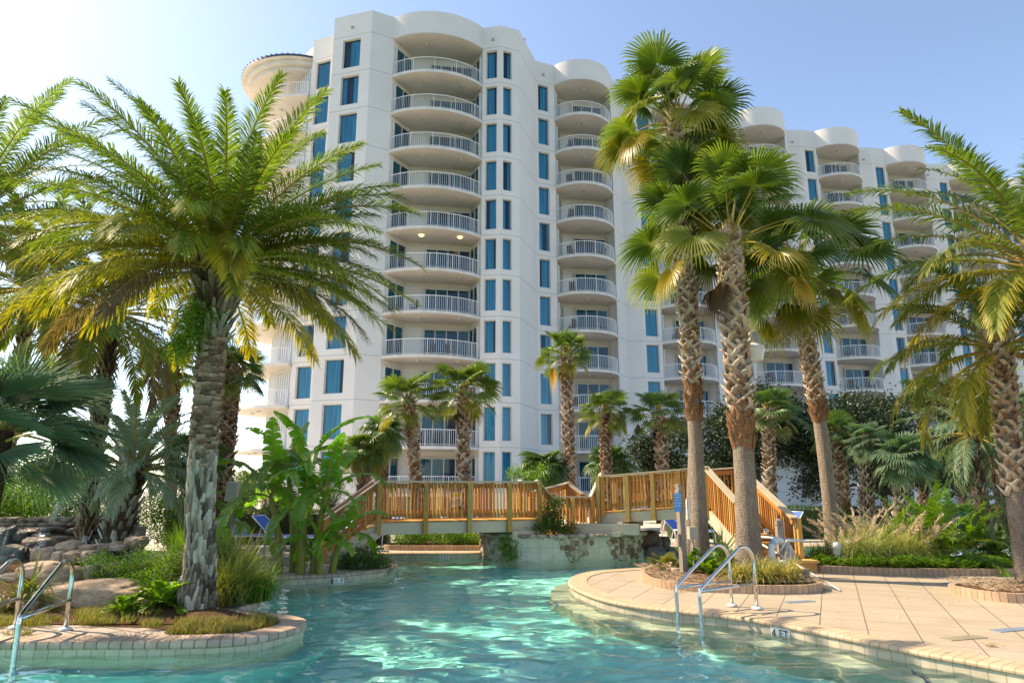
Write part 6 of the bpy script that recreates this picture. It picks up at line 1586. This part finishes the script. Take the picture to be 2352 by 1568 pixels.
# far left background shrubbery
for i, (x, y, w_, h, mt, l) in enumerate([(-13.5, 18.2, 2.2, 2.0, 'shrub', 'large sunlit shrub behind the waterfall at the left edge'), (-11.3, 18.0, 1.7, 1.5, 'shrub_dark', 'dense green shrub behind the left half of the waterfall'), (-9.6, 18.2, 1.6, 1.6, 'shrub', 'sunlit loose shrub behind the middle of the waterfall'),
    (-8.3, 18.4, 1.2, 1.3, 'shrub_dark', 'dense green shrub behind the silvery palm trunk'), (-12.5, 17.1, 1.4, 1.1, 'shrub_dark', 'low dark shrub at the back left of the waterfall'), (-15.5, 24, 4, 3.4, 'shrub_dark', 'tall loose tree-like shrub beyond the far left shrubs'), (-11.5, 25, 3.0, 3.0, 'shrub_dark', 'rounded tall shrub between spiky palm and silvery palm'),
    (-9.4, 23.5, 1.8, 2.1, 'shrub_dark', 'olive shrub left of the round balconies, beside the date trunk'), (-7.6, 23.8, 1.5, 2.0, 'oak', 'brownish oleander bush under the round balconies'), (-6.6, 24.5, 1.2, 2.3, 'shrub_dark', 'oleander bush with pale tips in front of the white railing'), (-12.9, 32, 2.0, 1.7, 'shrub', 'yellow-green tree far behind, left of the round balconies')]):
    R = random.Random(50+i); L_ = [((R.uniform(-.5, .5)*w_, R.uniform(-.3, .3)*w_, h*R.uniform(.3, .8)), (w_*R.uniform(.3, .5), w_*.4, h*R.uniform(.2, .32))) for _ in range(7)]
    C('background_shrub', l, (x, y, 0), L_, int(7500 if w_ < 2 else 11000), .055 if w_ < 2 else .08, mt, 60+i, group='shrubs behind the waterfall and loungers', core=.2, yel=.05)
# right: fountain grass, lime palms, groundcover, liriope, small plants
R = random.Random(77); t = thing('fountain_grass', 'large pale fountain grass with tan plumes beside the leaning palm trunk', 'grass clump', (7.35, 14.75, .1)); m = MB()
for dx, dy, s in ((0, 0, 1), (.7, .1, .9), (-.45, .15, .7), (1.2, .2, .8)): blades(m, (dx, dy, 0), int(850*s), 1.15*s, .011, R, bend=1.7, rad=.28, el=1.15, elv=.45, yel=.3, seg=4)
m.build('blades', MT['fountain'], t, local=True); m = MB()
for i in range(90):
    dx, s = R.choice(((0, 1), (.7, .95), (-.45, .8), (1.2, .85))); az = R.uniform(0, 6.28); el = R.uniform(.75, 1.4); L_ = R.uniform(.9, 1.45)*s
    P = rachis((dx, .1, 0), az, el, L_, .55, 9); m.tube([tuple(p) for p in P], .004, 3, 0, (.3, 0), False)
    for k in range(34):
        s_ = .74+.26*k/34; x = s_*9; j = min(int(x), 8); p = P[j].lerp(P[j+1], x-j); d = (P[j+1]-P[j]).normalized()
        qv = (d+V((R.gauss(0, .35), R.gauss(0, .35), R.gauss(0, .35)))).normalized(); l = .06*(1.2-abs(k/34-.4))*1.25; sv = qv.cross(V((R.gauss(0, 1), R.gauss(0, 1), 1))).normalized()*.007
        m.add([tuple(p-sv), tuple(p+sv), tuple(p+qv*l*1.6)], [(0, 1, 2)], 0, (R.random(), 0))
m.build('plumes', MT['plume'], t, local=True)
def areca(label, loc, n, L_, seed, grp='lime green clumping palms', ll=.30, mat='areca', els=(1.45, .1), lw=.028):
    R = random.Random(seed); t = thing('clumping_palm', label, 'palm', loc, group=grp); m = MB()
    for i in range(n):
        u = (i+.5)/n; az = i*2.4+R.uniform(-.3, .3); x, y = R.gauss(0, .15), R.gauss(0, .12)
        feather(m, (x, y, 0), az, els[0]+(els[1]-els[0])*u+R.uniform(-.1, .1), L_*R.uniform(.75, 1.1), .6+.9*u+R.uniform(-.1, .2), R, 34, ll, lw, .25, .05+.1*u*R.random(), 0, hang=.3, r0=.010, vee=.25)
    m.build('fronds', [MT[mat], MT['petiole']], t, local=True)
areca('lime green clumping palm, tallest, in the middle behind the groundcover', (9.1, 15.2, .1), 40, 1.75, 81)
areca('lime green clumping palm left of the tallest, touching the fountain grass', (8.45, 15.3, .1), 26, 1.35, 82)
areca('lime green clumping palm right of the tallest', (9.9, 15.4, .1), 30, 1.45, 83)
areca('dark feathery cycad low at the right edge behind the spotlight', (10.6, 15.6, .1), 26, 1.3, 84, mat='shrub_dark', els=(1.2, 0))
areca('drooping palm with broad folded bronze-tipped fronds at the right edge', tuple(pos(2352, 1165, 12.6)), 22, .85, 85, grp=None, mat='fan_blue', els=(.9, -.5), ll=.22)
R = random.Random(78); m = MB(); BBi = ccw(smoothpoly(BB, True, 4))
cnt = 0
while cnt < 3600:
    x, y = R.uniform(6, 11.5), R.uniform(13.6, 15.2)
    if not inside((x, y), BBi): continue
    if min((x-p[0])**2+(y-p[1])**2 for p in BBi)**.5 < .12 or y > 14.75+.1*sin(x*3): continue
    cnt += 1; h = .10+.10*noise.noise(V((x*2, y*2, 3)))+.06
    cv = R.random(); c0 = V((x, y, .12+h*R.random()))
    az = R.uniform(0, 6.28)
    for k in range(7):
        p = c0+V((cos(az), sin(az), .35))*(k*.02); 
        for sg in (-1, 1):
            a2 = az+sg*.9; d = V((cos(a2), sin(a2), .5)).normalized(); s = .035; w_ = V((-sin(a2), cos(a2), 0))*.008
            m.add([tuple(p-w_), tuple(p+w_), tuple(p+d*s)], [(0, 1, 2)], 0, (min(1, cv*.6+.4*R.random()), 0))
tag(m.build('juniper_groundcover', MT['shrub']), 'low feathery green groundcover filling the back brick bed', 'groundcover', kind='stuff')
for i, (x, y, l) in enumerate([(3.75, 11.85, 'tan-tipped liriope clump in the palm bed, far left one'), (4.12, 11.75, 'tan-tipped liriope clump in the palm bed, second from left'), (4.5, 11.85, 'tan-tipped liriope clump in the palm bed, third from left'), (4.75, 12.3, 'tan-tipped liriope clump in the palm bed, right end'), (4.35, 12.5, 'tan-tipped liriope clump behind the front row at the palm foot')]):
    tuft('liriope_clump', l, (x, y, .13), 400, .52, .015, 'lily', 90+i, 'plant', 'liriope clumps in the palm bed', bend=1.9, rad=.14, el=1.0, elv=.45, yel=.55, seg=4)
tuft('strap_plant', 'green strap leaves at the left foot of the thickest palm trunk', (3.75, 12.6, .13), 200, .5, .018, 'shrub_dark', 96, 'plant', bend=1.3, rad=.2, yel=.2)
tuft('strap_plant', 'upright yucca-like green leaves between the two trunks', (4.15, 13.9, .13), 60, .85, .05, 'shrub_dark', 97, 'plant', bend=.9, rad=.15, el=1.1, elv=.4, yel=.1, seg=4)
tuft('strap_plant', 'dark leafy clump left of the upright beige spotlight', (6.45, 14.9, .1), 260, .5, .02, 'shrub_dark', 98, 'plant', bend=1.2, rad=.2, yel=.1)
R = random.Random(99); t = thing('palm_seedling', 'small bright fan palm seedling at the left end of the palm bed', 'plant', (2.82, 13.3, .12)); m = MB()
for i in range(9): fan(m, (0, 0, 0), i*2.4, 1.2-.1*i, .18, .26, R, 14, 2.2, .1, .15, 0, .2, .1, pr=.005)
m.build('leaves', [MT['fan'], MT['petiole']], t, local=True)
for i, (x, y, s, l) in enumerate([(3.45, 12.5, .5, 'split-leaf philodendron beside the leaning sign post'), (3.3, 13.3, .45, 'split-leaf philodendron behind the leaning sign post'), (5.9, 15.3, .4, 'little leafy plant by the wooden step box')]):
    fernclump('leafy_plant', l, (x, y, .12), 12, s, 110+i, 'areca', .14, els=(1.3, .5), dr=(.6, 1.0), lw=.06, cat='plant', group='small leafy plants in the palm bed')
for i, (x, y, r, l) in enumerate([(3.02, 12.95, .11, 'small tan rock at the foot of the leaning sign post'), (2.82, 13.05, .08, 'smallest tan rock left of the sign post'), (3.05, 13.45, .15, 'tan rock behind the sign post'), (3.55, 13.25, .14, 'tan rock between sign post and the thickest trunk')]):
    rock('bed_rock', l, (x, y, .16), (r*1.3, r, r*.6), 'rock', i, 70+i, 'small rocks in the palm bed', sub=3)
# grass along the left island shore
R = random.Random(120); m = MB(); cc = 0
P2 = CC2
while cc < 5200:
    x, y = R.uniform(-9.5, -2.7), R.uniform(7.95, 9.6)
    if not inside((x, y), P2): continue
    d = shore(x, y)
    e = (x+4.15)/1.05; f_ = (y-9.35)/.62
    if d < .30 or (e*e+f_*f_ < 1) or (y < 8.72 and x < -3.95 and noise.noise(V((x*2, y*2, 0))) < .33) or noise.noise(V((x*1.3, y*1.3, 9))) < -.3: continue
    cc += 1; blades(m, (x, y, .01+(isl(x, y) if d > .4 else 0)), 4, .11*(1+.5*noise.noise(V((x*3, y*3, 1)))), .006, R, bend=1.0, rad=.03, yel=.5, seg=2)
tag(m.build('shore_grass', MT['grass']), 'short yellow-green grass along the left island edge', 'grass', kind='stuff')
m = MB(); cc = 0
while cc < 1500:
    x, y = R.uniform(-8, -4.4), R.uniform(9.0, 9.75)
    if noise.noise(V((x*1.6, y*2, 5))) < -.15: continue
    cc += 1; blades(m, (x, y, .01+isl(x, y)), 4, .075, .006, R, bend=1.2, rad=.04, yel=.75, seg=2)
tag(m.build('dry_grass', MT['grass']), 'dry tufts of grass in front of the boulders', 'grass', kind='stuff')
# loose straw on the palm bed
m = MB()
for _ in range(2600):
    x, y = R.uniform(2.4, 5.1), R.uniform(11.5, 14.2); a = R.uniform(0, 6.28); l = R.uniform(.04, .12)
    m.beam((x, y, .16), (x+cos(a)*l, y+sin(a)*l, .165+R.uniform(0, .02)), .004, .003, 0, (R.random(), R.random()))
for _ in range(1400):
    x, y = R.uniform(7.1, 9.5), R.uniform(10.6, 12.0); a = R.uniform(0, 6.28); l = R.uniform(.04, .12)
    m.beam((x, y, .15), (x+cos(a)*l, y+sin(a)*l, .16+R.uniform(0, .03)), .004, .003, 0, (R.random(), R.random()))
tag(m.build('straw_litter', MT['plume']), 'dry pine straw lying on the mulch beds', 'litter', kind='stuff')
# second slim trunk just behind the tallest palm
t = thing('fan_palm', 'slimmer fan palm trunk standing close behind the tallest one', 'palm tree', B(1583, 1262, 15.4, .05), group='tall fan palms of the palm bed'); b_ = B(1583, 1262, 15.4, .05)
tp = trunkpath([(0, 0, -.1), tuple(pos(1597, 1000, 15.4)-b_), tuple(pos(1590, 700, 15.4)-b_), tuple(pos(1600, 480, 15.4)-b_)], 24); m = MB(); trunk_core(m, tp, lambda s: .16-.03*s, 14, 0, .04, 7); m.build('trunk', MT['smooth_trunk'], t, local=True, smooth=True)
m = MB(); fan_crown(m, V(tp[-1]), random.Random(4), 24, .9, .95, (1.35, -.5), 34, .6, .3); m.build('crown', [MT['fan'], MT['petiole']], t, local=True)
